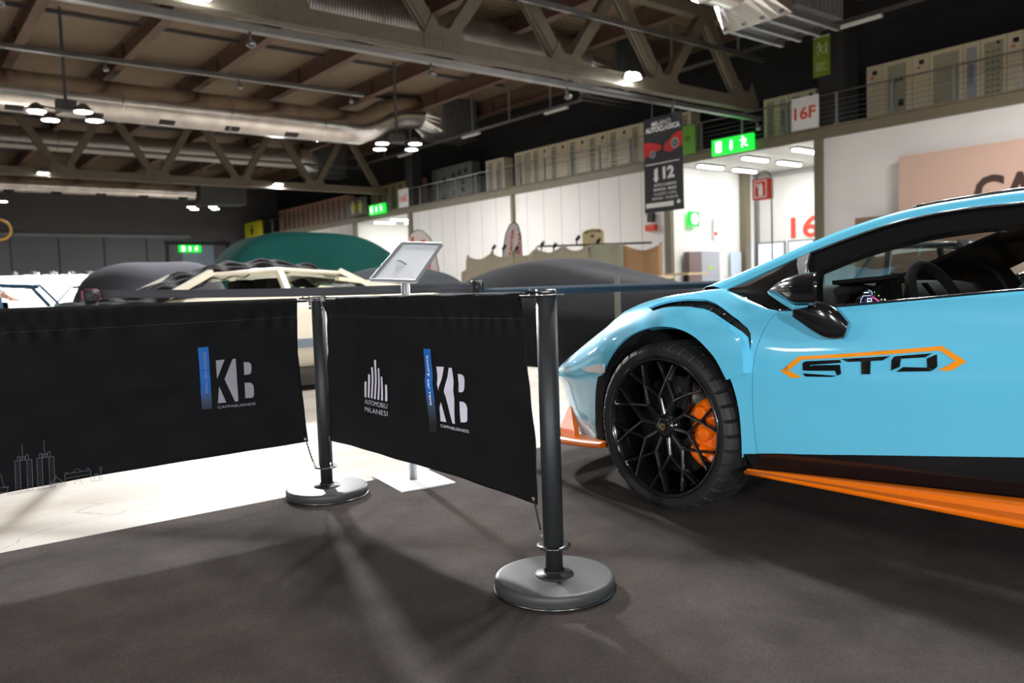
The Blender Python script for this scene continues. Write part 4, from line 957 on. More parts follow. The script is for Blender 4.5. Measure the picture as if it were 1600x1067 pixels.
x1 = belt_post(745, 'slim belt post with a chrome cap behind the middle banner', .03)
x0 = belt_post(142, 'slim belt post with reddish clips behind the left banner', .045, q=5.6, h=.985, rose=True)
def belt(a, b_, label, m, z=.915, sag=.012, qa=QBELT, za=0.0):
    o = link('barrier_belt', MB().grid(30, 1, lambda u, v: Vector((a + (b_ - a) * u, qa + (QBELT - qa) * u + .002 * math.sin(9 * u), z + za * (1 - u) - sag * math.sin(PI * u) + (v - .5) * .05))), m, at=(a, qa, 0))
    sd = o.modifiers.new('solid', 'SOLIDIFY'); sd.thickness = .0015; tag(o, label, 'belt')
belt(x0 + .05, x1 - .035, 'grey barrier belt stretched behind the two banners', m_belt, .922, .012, 5.58, .035)
belt(x1 + .035, 6.0, 'dark teal barrier belt stretched behind the nose of the blue car', m_beltb, .887, .0)
# a slim post far right of the belt carries its end
c = (6.04, QBELT); t = thing('belt_post', 'slim belt post hidden behind the blue car, holding the end of the teal belt', 'barrier post', (c[0], c[1], 0), 'slim posts of the belt barrier')
link('pole', MB().cyl((c[0], c[1], 0.02), (c[0], c[1], .95), .028, 20), m_post, t); link('base', MB().cyl((c[0], c[1], 0), (c[0], c[1], .02), .16, 30), m_post, t)
g = hall(CO + ray(965, 470) * (8.0 / ray(965, 470).y)); t = thing('grey_post', 'dark grey upright standing before the black covered car', 'post', (g.x, g.y, 0))
link('pole', MB().box((g.x, g.y, .51), (.035, .05, .98)), m_pan, t); link('base', MB().cyl((g.x, g.y, 0), (g.x, g.y, .02), .15, 24), m_post, t)

# ------------------------------------------------------------------ metal information stand, seen from behind
t = thing('sign_stand', 'metal information stand with a tilted frame seen from behind', 'sign stand', (0, 0, 0))
c = onz(645, 752, .01); t.location = H(c.x, c.y, 0); t['_at'] = (c.x, c.y, 0)
m_al = mat('brushed_aluminium', sr(205, 208, 212), 0.3, 0.85); m_plw = mat('stand_white', sr(206, 206, 208), 0.5)
bs = [onz(x, y, .012) for x, y in ((581, 743), (628, 768), (712, 753), (664, 731))]
cc = sum(bs, Vector()) / 4
link('base_plate', MB().prism([(v.x, v.y) for v in bs], lambda x, y, d: Vector((x, y, .012 - d)), .012), m_plw, t, bevel=.002)
zt = CO.z + .035
link('pole', MB().cyl((cc.x, cc.y, .012), (cc.x, cc.y, .995), .0195, 24), m_al, t)
dd = (hall(Vector((ray(641, 450).x, ray(641, 450).y, 0)))).normalized()   # away from the camera
D = hall(CO).xy
dist = (cc - hall(CO)).xy.length
def at_dist(x, y, k):
    r = ray(x, y); hr = hall(r); s_ = (dist + k) / hr.xy.length; v = hall(CO + r * s_); return v
tl, tr_, br, bl_ = at_dist(628, 380, .02), at_dist(690, 382, .10), at_dist(650, 440, -.06), at_dist(579, 438, -.12)
nrm = (tr_ - tl).cross(bl_ - tl).normalized(); 
if nrm.dot(cc - hall(CO)) < 0: nrm = -nrm
def pf(x, y, d): return tl + (tr_ - tl) * x + (bl_ - tl) * y + nrm * d
link('back_sheet', MB().prism([(0, 0), (1, 0), (1, 1), (0, 1)], lambda x, y, d: tl * (1 - x) * (1 - y) + tr_ * x * (1 - y) + br * x * y + bl_ * (1 - x) * y + nrm * (.004 + d), .008), m_plw, t)
fm = MB(); cs = [tl, tr_, br, bl_]
for k in range(4): fm.bar(cs[k], cs[(k + 1) % 4], .016, .012, 0, nrm)
link('frame', fm, m_al, t, bevel=.002)
hd = Vector((cc.x, cc.y, .995)); mc = (tl + tr_ + br + bl_) / 4
link('hinge', MB().box(hd + Vector((0, 0, .01)), (.04, .04, .05)).cyl(hd + Vector((-.025, 0, .03)), hd + Vector((.025, 0, .03)), .016, 14).bar(hd + Vector((0, 0, .03)), mc * .45 + tl * .3 + bl_ * .25 , .05, .006), m_al, t)
# ------------------------------------------------------------------ the blue sports car
# car frame: u = metres behind the front axle, v = metres left of the centre line, z = height
PCAR, QCAR = 3.36, 2.117
def K(u, v, z): return Vector((-v, -u, z))            # part coordinates under the car's base
def cray(x, y):
    d = hall(ray(x, y)); o = hall(CO)
    return Vector((QCAR - o.y, PCAR - o.x, o.z)), Vector((-d.y, -d.x, d.z)).normalized()
def cpl(x, y, v):                                      # pixel -> point on the plane v = const
    o, d = cray(x, y); return o + d * ((v - o.y) / d.y)
m_blue_ = mat('car_blue', sr(98, 194, 226), 0.28, 0.0, 0.02, 1, coat=1.0)
m_or = mat('car_orange', sr(242, 116, 6), 0.25, 0, 0.02, 1, coat=1.0)
m_cblk = mat('car_gloss_black', (0.006, 0.006, 0.007), 0.15, 0, 0.02, 1, coat=1.0)
m_carb = mat('carbon_black', (0.018, 0.018, 0.02), 0.35, 0, 0.3, 90, coat=0.6)
m_trim = mat('cabin_black', (0.004, 0.004, 0.004), 0.95, 0, 0.2, 10, spec=0.02)
m_alca = mat('suede_black', (0.008, 0.008, 0.008), 0.95, 0, 0.2, 60, spec=.08)
m_liner = mat('liner_black', (0.004, 0.004, 0.004), 0.9)
m_liner2 = mat('frame_black', (.006, .006, .0065), .9, 0, .1, 10, spec=0.0)
m_tire = mat('tyre_rubber', (0.009, 0.009, 0.009), 0.65, 0, 0.1, 30)
m_rim = mat('rim_black', (0.005, 0.005, 0.006), 0.18, 0.0, 0.02, 1, coat=0.8)
m_disc = mat('brake_disc', (0.12, 0.115, 0.11), 0.35, 0.9, 0.1, 30)
m_cal = mat('caliper_orange', sr(240, 104, 0), 0.35, 0, 0.05, 8, coat=0.6)
m_gls = glass('side_glass', (0.86, 0.9, 0.9), .02, .03); m_wsh = glass('windscreen_glass', (0.6, 0.68, 0.68), .02, .03); m_qg = mat('quarter_glass', (0.004, 0.004, 0.005), 0.12, coat=0.2)

car = local('sports_car', 'light blue sports car with orange trim and black wheels on the carpet', 'car', (PCAR, QCAR, .006))
class Surf:
    def __init__(s, ctrl, nu=8, nt=8):
        s.c = np.array(ctrl, float); s.S, s.T = s.c.shape[0], s.c.shape[1]
        ss = np.linspace(0, s.S - 1, (s.S - 1) * nu + 1); tt = np.linspace(0, s.T - 1, (s.T - 1) * nt + 1)
        s.ss, s.tt = ss, tt; g = [[s.ev(a, b) for b in tt] for a in ss]; s.g = g
        V = [p for r in g for p in r]; n = len(tt); F = [(i * n + j, i * n + j + 1, (i + 1) * n + j + 1, (i + 1) * n + j) for i in range(len(ss) - 1) for j in range(n - 1)]
        s.bv = BVHTree.FromPolygons(V, F); s.n = n
    @staticmethod
    def _w(x, N):
        i = int(min(max(math.floor(x), 0), N - 2)); f = x - i
        w_ = [(-f ** 3 + 2 * f * f - f) / 2, (3 * f ** 3 - 5 * f * f + 2) / 2, (-3 * f ** 3 + 4 * f * f + f) / 2, (f ** 3 - f * f) / 2]
        return [min(max(i + k - 1, 0), N - 1) for k in range(4)], w_
    def ev(s, a, b):
        ia, wa = s._w(a, s.S); ib, wb = s._w(b, s.T); p = np.zeros(3)
        for x, wx in zip(ia, wa):
            for y, wy in zip(ib, wb): p += wx * wy * s.c[x, y]
        return Vector(p)
    def nrm(s, a, b):
        e = .02; n = (s.ev(min(a + e, s.S - 1), b) - s.ev(max(a - e, 0), b)).cross(s.ev(a, min(b + e, s.T - 1)) - s.ev(a, max(b - e, 0)))
        return n.normalized() if n.length > 1e-9 else Vector((0, 1, 0))
    def _st(s, p, idx):
        best = None; i, j = idx // (s.n - 1), idx % (s.n - 1)
        a, b = (s.ss[i] + s.ss[i + 1]) / 2, (s.tt[j] + s.tt[j + 1]) / 2
        for _ in range(8):
            q = s.ev(a, b); e = 1e-3; du = (s.ev(a + e, b) - q) / e; dv = (s.ev(a, b + e) - q) / e; r = p - q
            A = np.array([[du.dot(du), du.dot(dv)], [du.dot(dv), dv.dot(dv)]]); B = np.array([du.dot(r), dv.dot(r)])
            try: x = np.linalg.solve(A + 1e-9 * np.eye(2), B)
            except Exception: break
            a += float(np.clip(x[0], -.5, .5)); b += float(np.clip(x[1], -.5, .5)); a = min(max(a, 0), s.S - 1); b = min(max(b, 0), s.T - 1)
        return (a, b)
    def pix(s, x, y):
        o, d = cray(x, y); loc, n, idx, dist = s.bv.ray_cast(o, d)
        if loc is None:
            # nearest approach
            best = None
            for k in np.linspace(1.5, 6, 200):
                p = o + d * k; l, n, i, ds = s.bv.find_nearest(p)
                if best is None or ds < best[0]: best = (ds, l, i)
            return s._st(best[1], best[2])
        return s._st(loc, idx)
    def near(s, u, v, z):
        l, n, i, ds = s.bv.find_nearest(Vector((u, v, z))); return s._st(l, i)
    def at(s, st, off=0.0):
        p = s.ev(*st)
        if off:
            n = s.nrm(*st)
            if n.y < -.15 or (abs(n.y) <= .15 and n.z < 0): n = -n
            p = p + n * off
        return p
KS, KT = .30, .12
def panel(surf, outline, holes=(), step=.03, off=0.0, side=1, both=False):
    """outline in (s, t). returns a mesh builder in part coordinates"""
    sc_ = lambda l: [(a * KS, b * KT) for a, b in l]
    V, T = cdt(sc_(outline), [sc_(h) for h in holes], step); mb = MB()
    P = [surf.at((a / KS, b / KT), off) for a, b in V]
    for sg in ((1, -1) if both else (side,)): mb.add([K(p.x, p.y * sg, p.z) for p in P], [t if sg > 0 else t[::-1] for t in T], 0, True)
    return mb
def smooth_line(pts, n=6):
    """catmull through points (open)"""
    o = []
    for i in range(len(pts) - 1):
        p = [pts[max(i - 1, 0)], pts[i], pts[i + 1], pts[min(i + 2, len(pts) - 1)]]
        for k in range(n):
            f = k / n; w_ = [(-f ** 3 + 2 * f * f - f) / 2, (3 * f ** 3 - 5 * f * f + 2) / 2, (-3 * f ** 3 + 4 * f * f + f) / 2, (f ** 3 - f * f) / 2]
            o.append(tuple(sum(w_[j] * p[j][c] for j in range(4)) for c in range(len(pts[0]))))
    o.append(tuple(pts[-1])); return o
def clink(name, mb, m, parent=car, thick=0.0, inner=None, bevel=0.0, label=None):
    o = link(name, mb, [m] + ([inner] if inner else []), parent, at=(0, 0, 0), bevel=bevel, fixn=not thick)
    if thick:
        bm = bmesh.new(); bm.from_mesh(o.data); bmesh.ops.remove_doubles(bm, verts=bm.verts, dist=2e-4); bmesh.ops.recalc_face_normals(bm, faces=bm.faces)
        # outward = away from the centre of the car
        sgn = sum((f.normal.dot(f.calc_center_median() - Vector((0, -1.2, .45)))) * f.calc_area() for f in bm.faces)
        if sgn < 0: bmesh.ops.reverse_faces(bm, faces=bm.faces)
        bm.to_mesh(o.data); bm.free()
        sd = o.modifiers.new('solid', 'SOLIDIFY'); sd.thickness = thick; sd.offset = -1
        es = o.modifiers.new('edges', 'EDGE_SPLIT'); es.split_angle = math.radians(50)
        if inner: sd.material_offset = 1; sd.material_offset_rim = 1 if name == 'roof_rail' else 0
    if label: o['label'] = label
    return o

# rows of every section: 0 sill, 1 low, 2 middle, 3 bulge, 4 upper, 5 crest / belt, 6, 7 inboard, 8 centre
def rows(*r): return [list(x) for x in r]
def sec(u, W, belt, r6=None, r7=None, r8=None, zb=.2):
    bv, bz = belt
    z = lambda f: zb + .02 + (bz - zb) * f
    return rows((u, W - .07, zb), (u, W - .035, zb + .1), (u, W - .012, zb + .1 + (bz - zb - .1) * .32), (u, W, zb + .1 + (bz - zb - .1) * .58), (u, W - .018, zb + .1 + (bz - zb - .1) * .82),
                (u, bv, bz), (u, *(r6 or (bv - .03, bz + .004))), (u, *(r7 or (bv - .08, bz + .006))), (u, *(r8 or (bv - .12, bz + .006))))
BODY = [
 rows((-1.0, 0, .2), (-1.04, 0, .3), (-1.09, 0, .42), (-1.11, 0, .47), (-1.07, 0, .50), (-.98, 0, .525), (-.86, 0, .555), (-.73, 0, .585), (-.60, 0, .61)),
 rows((-.97, .33, .2), (-1.0, .35, .3), (-1.045, .365, .42), (-1.065, .37, .47), (-1.02, .365, .505), (-.93, .34, .535), (-.80, .27, .565), (-.68, .14, .59), (-.54, 0, .62)),
 rows((-.86, .575, .2), (-.885, .605, .3), (-.915, .63, .42), (-.935, .645, .47), (-.89, .64, .515), (-.80, .615, .565), (-.68, .50, .585), (-.58, .25, .61), (-.47, 0, .635)),
 rows((-.70, .735, .2), (-.715, .76, .3), (-.735, .78, .42), (-.75, .795, .475), (-.71, .785, .54), (-.62, .745, .62), (-.52, .60, .625), (-.45, .3, .64), (-.38, 0, .655)),
 rows((-.50, .83, .2), (-.50, .855, .3), (-.50, .872, .42), (-.49, .885, .50), (-.47, .87, .61), (-.42, .79, .72), (-.36, .65, .705), (-.3, .33, .69), (-.25, 0, .69)),
 rows((-.26, .885, .2), (-.26, .91, .3), (-.26, .935, .45), (-.26, .94, .58), (-.26, .92, .70), (-.25, .825, .80), (-.22, .69, .785), (-.18, .35, .725), (-.14, 0, .715)),
 rows((0, .90, .2), (0, .93, .3), (0, .955, .45), (0, .965, .60), (0, .945, .75), (0, .855, .845), (0, .73, .84), (0, .37, .77), (0, 0, .755)),
 rows((.2, .90, .2), (.2, .93, .3), (.2, .95, .45), (.2, .96, .60), (.2, .945, .73), (.2, .87, .825), (.19, .765, .872), (.12, .4, .785), (.08, 0, .775)),
 rows((.36, .90, .2), (.36, .92, .3), (.36, .94, .45), (.36, .95, .58), (.36, .94, .70), (.36, .90, .785), (.35, .835, .835), (.24, .45, .79), (.2, 0, .79)),
 sec(.52, .95, (.905, .786)), sec(.75, .95, (.905, .797)), sec(1.0, .955, (.905, .818)), sec(1.3, .965, (.90, .848)), sec(1.65, .985, (.895, .87), (.85, .89), (.6, .96), (.5, .98)),
 sec(2.1, 1.0, (.89, .90), (.82, .92), (.5, 1.04), (0, 1.06)), sec(2.7, 1.005, (.88, .91), (.8, .92), (.45, .99), (0, 1.0)), sec(3.2, .98, (.86, .90), (.78, .905), (.4, .92), (0, .92), .24),
 sec(3.5, .9, (.80, .87), (.7, .87), (.35, .87), (0, .87), .3),
]
B = Surf(BODY)
# front wheel arch outline traced round the opening
arch_px = [(931, 690), (931, 640), (936, 600), (945, 575), (957, 553), (975, 533), (1000, 518.5), (1035, 512.5), (1062, 517), (1085, 528), (1106, 545), (1124, 565), (1140, 592), (1150, 622), (1156, 655), (1158.5, 690), (1159.5, 718)]
arch = smooth_line([B.pix(*p) for p in arch_px], 4)
arch = [(B.near(-.40, .85, .2)[0], 0.0)] + arch + [(B.near(.405, .9, .2)[0], 0.0)]
rear_arch = [B.near(2.70 + .40 * math.cos(a), 1.0, .36 + .40 * math.sin(a)) for a in np.linspace(-.25, PI + .25, 26)]
rear_arch = [(rear_arch[0][0], 0.0)] + rear_arch + [(rear_arch[-1][0], 0.0)]
cut_px = [(1217, 489), (1207, 498), (1195, 515), (1185, 537), (1178, 565), (1175, 600), (1175.5, 640), (1178, 675), (1182.5, 711)]
cut = smooth_line([B.pix(*p) for p in cut_px], 4)
sillf = [B.pix(*p) for p in ((1160, 711.5), (1182.5, 711.5))]; sill = [B.pix(*p) for p in ((1182.5, 711.5), (1250, 712.3), (1330, 713.5), (1420, 715), (1510, 716.5), (1600, 718))]
s_end = B.near(1.72, .98, .5)[0]
sill += [(B.near(1.5, .95, .405)[0], B.near(1.5, .95, .405)[1]), (s_end - .05, B.near(1.72, .95, .43)[1])]
belt_px = [(1135, 456.5), (1150, 462), (1168, 470), (1190, 480), (1210, 487), (1225, 489.3)]
belt0 = [B.pix(*p) for p in belt_px]; beltd = [B.pix(*p) for p in ((1219, 489.5), (1260, 487), (1330, 481.5), (1400, 475.5), (1500, 466.5), (1600, 458))] + [(B.near(1.5, .9, .862)[0], 5.0), (s_end - .05, 5.0)]
belt0 = [(a, min(b, 6.2)) for a, b in belt0]
# front: nose, bonnet and wings in one blue skin, holes for the arch and the wing vent
vent_px = [(1013, 483), (1030, 476), (1050, 471.5), (1075, 469), (1102, 470), (1118, 476), (1135, 488), (1152, 501), (1168, 515), (1173, 524), (1173.5, 540), (1172, 552), (1170, 541), (1168, 529), (1160, 521), (1145, 511), (1130, 501), (1115, 491), (1100, 485), (1080, 482), (1055, 481.5), (1035, 483.5), (1021, 488)]
vent = [B.pix(*p) for p in vent_px]
mrk_px = [(908, 577), (925, 573), (944, 571.5), (945, 584), (941, 586), (920, 583)]
lowf = [(B.near(-.40, .85, .2)[0], 0.0)]
front = [(0, 0)] + arch[:-1] + [(a, b) for a, b in sillf] + list(reversed(cut))[1:] + list(reversed(belt0[:-1])) + [(7.0, 6.6), (7.25, 7), (7.4, 8), (0, 8)]
clam = panel(B, front, [vent], .024)
clam2 = MB(); clam2.v = clam.v + [(-x, y, z) for x, y, z in clam.v]; n0 = len(clam.v)
clam2.f = clam.f + [[i + n0 for i in f[::-1]] for f in clam.f]; clam2.m = clam.m * 2; clam2.sm = clam.sm * 2
clink('front_bodywork', clam2, m_blue_, thick=.010, inner=m_liner)
# doors
for sg, nm in ((1, 'left'), (-1, 'right')):
    g = .012
    cut_d = [(a + .018, b) for a, b in cut]
    out = cut_d + sill[1:] + [(s_end - .05, 5.0)] + list(reversed(beltd[1:-1]))
    door = clink('door', panel(B, out, (), .03, 0.0, sg), m_blue_, thick=.02, inner=m_trim)
    if sg == 1: door_l = door
    # chrome-like seal line along the foot of the window
    mbs = MB(); ln_ = [B.at(p, .004) for p in smooth_line(beltd, 4)]; mbs.tube([K(p.x, p.y * sg, p.z + .002) for p in ln_], .0035, 6); clink('window_seal', mbs, m_cblk, door)
    # rear quarter behind the door
    q = [(s_end, 0.0)] + list(reversed([p for p in rear_arch]))[0:0] + [(min(p[0] for p in rear_arch), 0.0)]
    ra = sorted(rear_arch, key=lambda p: p[0])
    lo = [p for p in rear_arch][::-1]
    q = [(s_end, 0.0)] + lo + [(B.S - 1, 0.0), (B.S - 1, 8), (13.6, 8), (13.2, 7), (s_end, 5.2)]
    clink('rear_bodywork', panel(B, q, (), .045, 0.0, sg), m_blue_, thick=.015, inner=m_liner)
    # gloss black sill between the door and the skirt
    so = [(sillf[0][0], sillf[0][1])] + sill + [(s_end, sill[-1][1]), (s_end, 0.0), (arch[-1][0] + .02, 0.0)]
    clink('sill', panel(B, so, (), .04, -.012, sg), m_cblk, thick=.01)
    # wing vent recess with louvres
    clink('wing_vent', panel(B, [B.pix(*p) for p in [(1008, 484), (1030, 473), (1075, 466), (1104, 467), (1125, 478), (1172, 513), (1177, 524), (1176, 552), (1168, 556), (1165, 530), (1128, 503), (1100, 488), (1055, 485), (1022, 491)]], (), .02, -.022, sg), m_carb)
    for (x0, y0, x1, y1) in ((1064, 473, 1050, 482), (1090, 473, 1078, 482), (1113, 481, 1103, 487), (1130, 491, 1121, 496), (1143, 502, 1137, 505)):
        a, b_ = B.at(B.pix(x0, y0), -.008), B.at(B.pix(x1, y1), -.014)
        clink('louvre', MB().bar(K(a.x, a.y * sg, a.z), K(b_.x, b_.y * sg, b_.z), .022, .004), m_cblk)
    # flared wing blade behind the wheel
    fl_px = [(1013, 502), (1035, 500), (1062, 504), (1085, 514), (1100, 520), (1120, 530), (1140, 535), (1156, 532), (1166, 536), (1171, 552), (1171.5, 570), (1174, 583), (1166, 587.5), (1150, 591), (1140, 592)]
    flo = [B.pix(*p) for p in [(1060, 488), (1085, 488.5), (1103, 492), (1122, 503), (1142, 515), (1158, 527), (1165, 538), (1168, 556), (1169.5, 585), (1150, 591.5), (1141, 594.5)]]
    fa = [B.pix(*p) for p in [(1140, 592), (1124, 565), (1106, 545), (1085, 528), (1062, 517), (1035, 512.5), (1010, 515)]]
    out = flo + smooth_line(fa, 4) + [B.pix(1012, 503), B.pix(1030, 492)]
    # swell outwards gently away from the front end
    V, T = cdt([(a * KS, b * KT) for a, b in out], (), .02); mbf = MB(); s0 = B.pix(1025, 505)[0]; s1 = B.pix(1170, 560)[0]
    P = []
    for a, b_ in V:
        st = (a / KS, b_ / KT); k = min(1, max(0, (st[0] - s0) / (s1 - s0))); P.append(B.at(st, -.006 + .036 * k * k * (3 - 2 * k)))
    mbf.add([K(p.x, p.y * sg, p.z) for p in P], T, 0, True)
    clink('wing_blade', mbf, m_blue_, thick=.03)
    # side marker lamp and the upright black air slot
    clink('side_marker', panel(B, [B.pix(*p) for p in mrk_px], (), .015, .004, sg), mat('marker_lens', sr(226, 216, 216), 0.15, coat=1), thick=.006)
    clink('air_slot', panel(B, [B.pix(*p) for p in ((935, 591), (942, 588), (946, 600), (943, 640), (942, 665), (945, 700), (938, 690), (932, 672), (931, 640), (932, 610))], (), .015, .003, sg), m_liner, thick=.05)
    # arch lining
    lin = MB()
    ap = [B.at(p) for p in arch[1:-1]]
    lin.grid(len(ap) - 1, 6, lambda a, b, ap=ap, sg=sg: (lambda p: K(p.x, (p.y - .012 - .34 * b) * sg, p.z - .03 * b))(ap[min(int(round(a * (len(ap) - 1))), len(ap) - 1)]))
    lin.grid(1, 1, lambda a, b, sg=sg: K(-.40 + .75 * a, .54 * sg, .1 + .5 * b)); clink('arch_lining', lin, m_liner)
    ap = [B.at(p) for p in rear_arch[1:-1]]
    lin = MB(); lin.grid(len(ap) - 1, 6, lambda a, b, ap=ap, sg=sg: (lambda p: K(p.x, (p.y - .012 - .34 * b) * sg, p.z - .03 * b))(ap[min(int(round(a * (len(ap) - 1))), len(ap) - 1)]))
    clink('arch_lining', lin, m_liner)
    # orange skirt: cross sections along the sill
    sk_ = MB(); N = 16
    sp_ = [((1158, 731), (1600, 782), .915, .965), ((1178, 736.5), (1600, 795), .935, .99), ((1178, 739), (1600, 807), .94, 1.0), ((1159, 737.5), (1600, 817), .955, 1.025), ((1157.5, 742), (1600, 829), .955, 1.03), ((1158, 742), (1600, 829), .90, .93)]
    A = []
    for (a, b_, va, vb) in sp_:
        pa, pb = cpl(*a, va), cpl(*b_, vb)
        if (va, vb) == (.90, .93): pa = Vector((A[-1][0].x, .86, A[-1][0].z + .005)); pb = Vector((A[-1][1].x, .88, A[-1][1].z + .005))
        A.append((pa, pb))
    u0 = .40
    def skp(i, k, A=A, sg=sg):
        pa, pb = A[i]; x = k / N * 2.05; f = (x) / ((pb.x - u0))
        f2 = min(f, 1.35); v = pa.y + (pb.y - pa.y) * f2; z = pa.z + (pb.z - pa.z) * min(f, 1.2)
        return K(u0 + x, v * sg, z)
    for i in range(len(A) - 1): sk_.add([skp(i, k) for k in range(N + 1)] + [skp(i + 1, k) for k in range(N + 1)], [(k, k + 1, N + 2 + k, N + 1 + k) for k in range(N)], 0, i in (0, 3))
    sk_.add([skp(i, 0) for i in range(len(A))], [tuple(range(len(A)))]); sk_.add([skp(i, N) for i in range(len(A))], [tuple(range(len(A)))])
    sk_.add([skp(0, k) for k in range(N + 1)] + [skp(5, k) for k in range(N + 1)], [(k, k + 1, N + 2 + k, N + 1 + k) for k in range(N)])
    clink('side_skirt', sk_, m_or)
# front splitter with an upright fin near each end
spx = [(871, 676), (880, 683), (900, 691), (920, 697), (944, 701)]
plan = [(-1.16, 0), (-1.15, .25), (-1.11, .48), (-1.03, .66), (-.90, .80), (-.70, .885), (-.50, .915), (-.36, .925)]
plan = smooth_line(plan, 5)
sp_ = MB()
def spl(k, top, inn):
    u, v = plan[k]; f = k / (len(plan) - 1); z = .130 + .062 * f ** 1.5
    if inn: u, v = u + .12 * (1 - f) + .02, max(0, v - .03 - .08 * f)
    return (u, v, z + (.018 if top else 0) + (.02 if inn and top else 0))
for sg in (1, -1):
    n = len(plan); g = [[spl(k, t_, i_) for k in range(n)] for (t_, i_) in ((0, 1), (0, 0), (1, 0), (1, 1))]
    for a in range(4):
        b_ = (a + 1) % 4; sp_.add([K(x, y * sg, z) for x, y, z in g[a]] + [K(x, y * sg, z) for x, y, z in g[b_]], [(k, k + 1, n + k + 1, n + k) for k in range(n - 1)], 0, True)
    sp_.add([K(g[a][-1][0], g[a][-1][1] * sg, g[a][-1][2]) for a in range(4)], [(0, 1, 2, 3)])
clink('front_splitter', sp_, m_or)
for sg in (1, -1):
    f_ = MB(); a = [tuple(cpl(872, 676, .68)), tuple(cpl(898, 680, .80)), tuple(cpl(891.5, 637, .775)), tuple(cpl(889, 636, .765))]
    fpts = [Vector(p) for p in a]; off_ = Vector((.012, -.02, 0))
    f_.add([K(p.x, p.y * sg, p.z) for p in fpts] + [K(p.x + .014, (p.y - .018) * sg, p.z) for p in fpts], [(0, 1, 2, 3), (7, 6, 5, 4), (0, 4, 5, 1), (1, 5, 6, 2), (2, 6, 7, 3), (3, 7, 4, 0)]); clink('splitter_fin', f_, m_or)
# underside
clink('underbody', MB().box(K(1.40, 0, .26), (1.56, 3.3, .14)).box(K(-.45, 0, .27), (1.1, .6, .1)).box(K(1.3, 0, .33), (1.0, 3.8, .2)), m_liner)

# ------------------------------------------------------------------ glasshouse
r2 = [(1135, 456.3, .765), (1165, 443.5, .75), (1200, 427.5, .735), (1240, 409.5, .72), (1280, 392, .70), (1340, 369.5, .672), (1400, 350, .65), (1460, 336.5, .632), (1520, 327, .62), (1600, 319, .605)]
r1 = [(1100, 451.5, .73), (1135, 438.5, .72), (1175, 421.5, .70), (1220, 402, .68), (1265, 382.5, .66), (1325, 358.5, .632), (1390, 337.5, .61), (1450, 323.5, .592), (1515, 312.5, .58), (1600, 300, .562)]
R2 = [cpl(*p) for p in r2]; R1 = [cpl(*p) for p in r1]
R2 += [Vector((1.45, .60, R2[-1].z + .0)), Vector((1.75, .615, 1.09)), Vector((2.05, .66, 1.0))]; R1 += [Vector((1.42, .555, R1[-1].z)), Vector((1.75, .56, 1.125)), Vector((2.1, .60, 1.04))]
def belt_at(u):
    pts = [(.18, .765, .873), (.35, .835, .832), (.52, .90, .79), (.75, .90, .80), (1.0, .90, .822), (1.3, .895, .852), (1.7, .88, .88), (2.1, .86, .92)]
    for a, b_ in zip(pts[:-1], pts[1:]):
        if u <= b_[0]: f = max(0, (u - a[0]) / (b_[0] - a[0])); return Vector((u, a[1] + (b_[1] - a[1]) * f, a[2] + (b_[2] - a[2]) * f))
    return Vector((u, .86, .92))
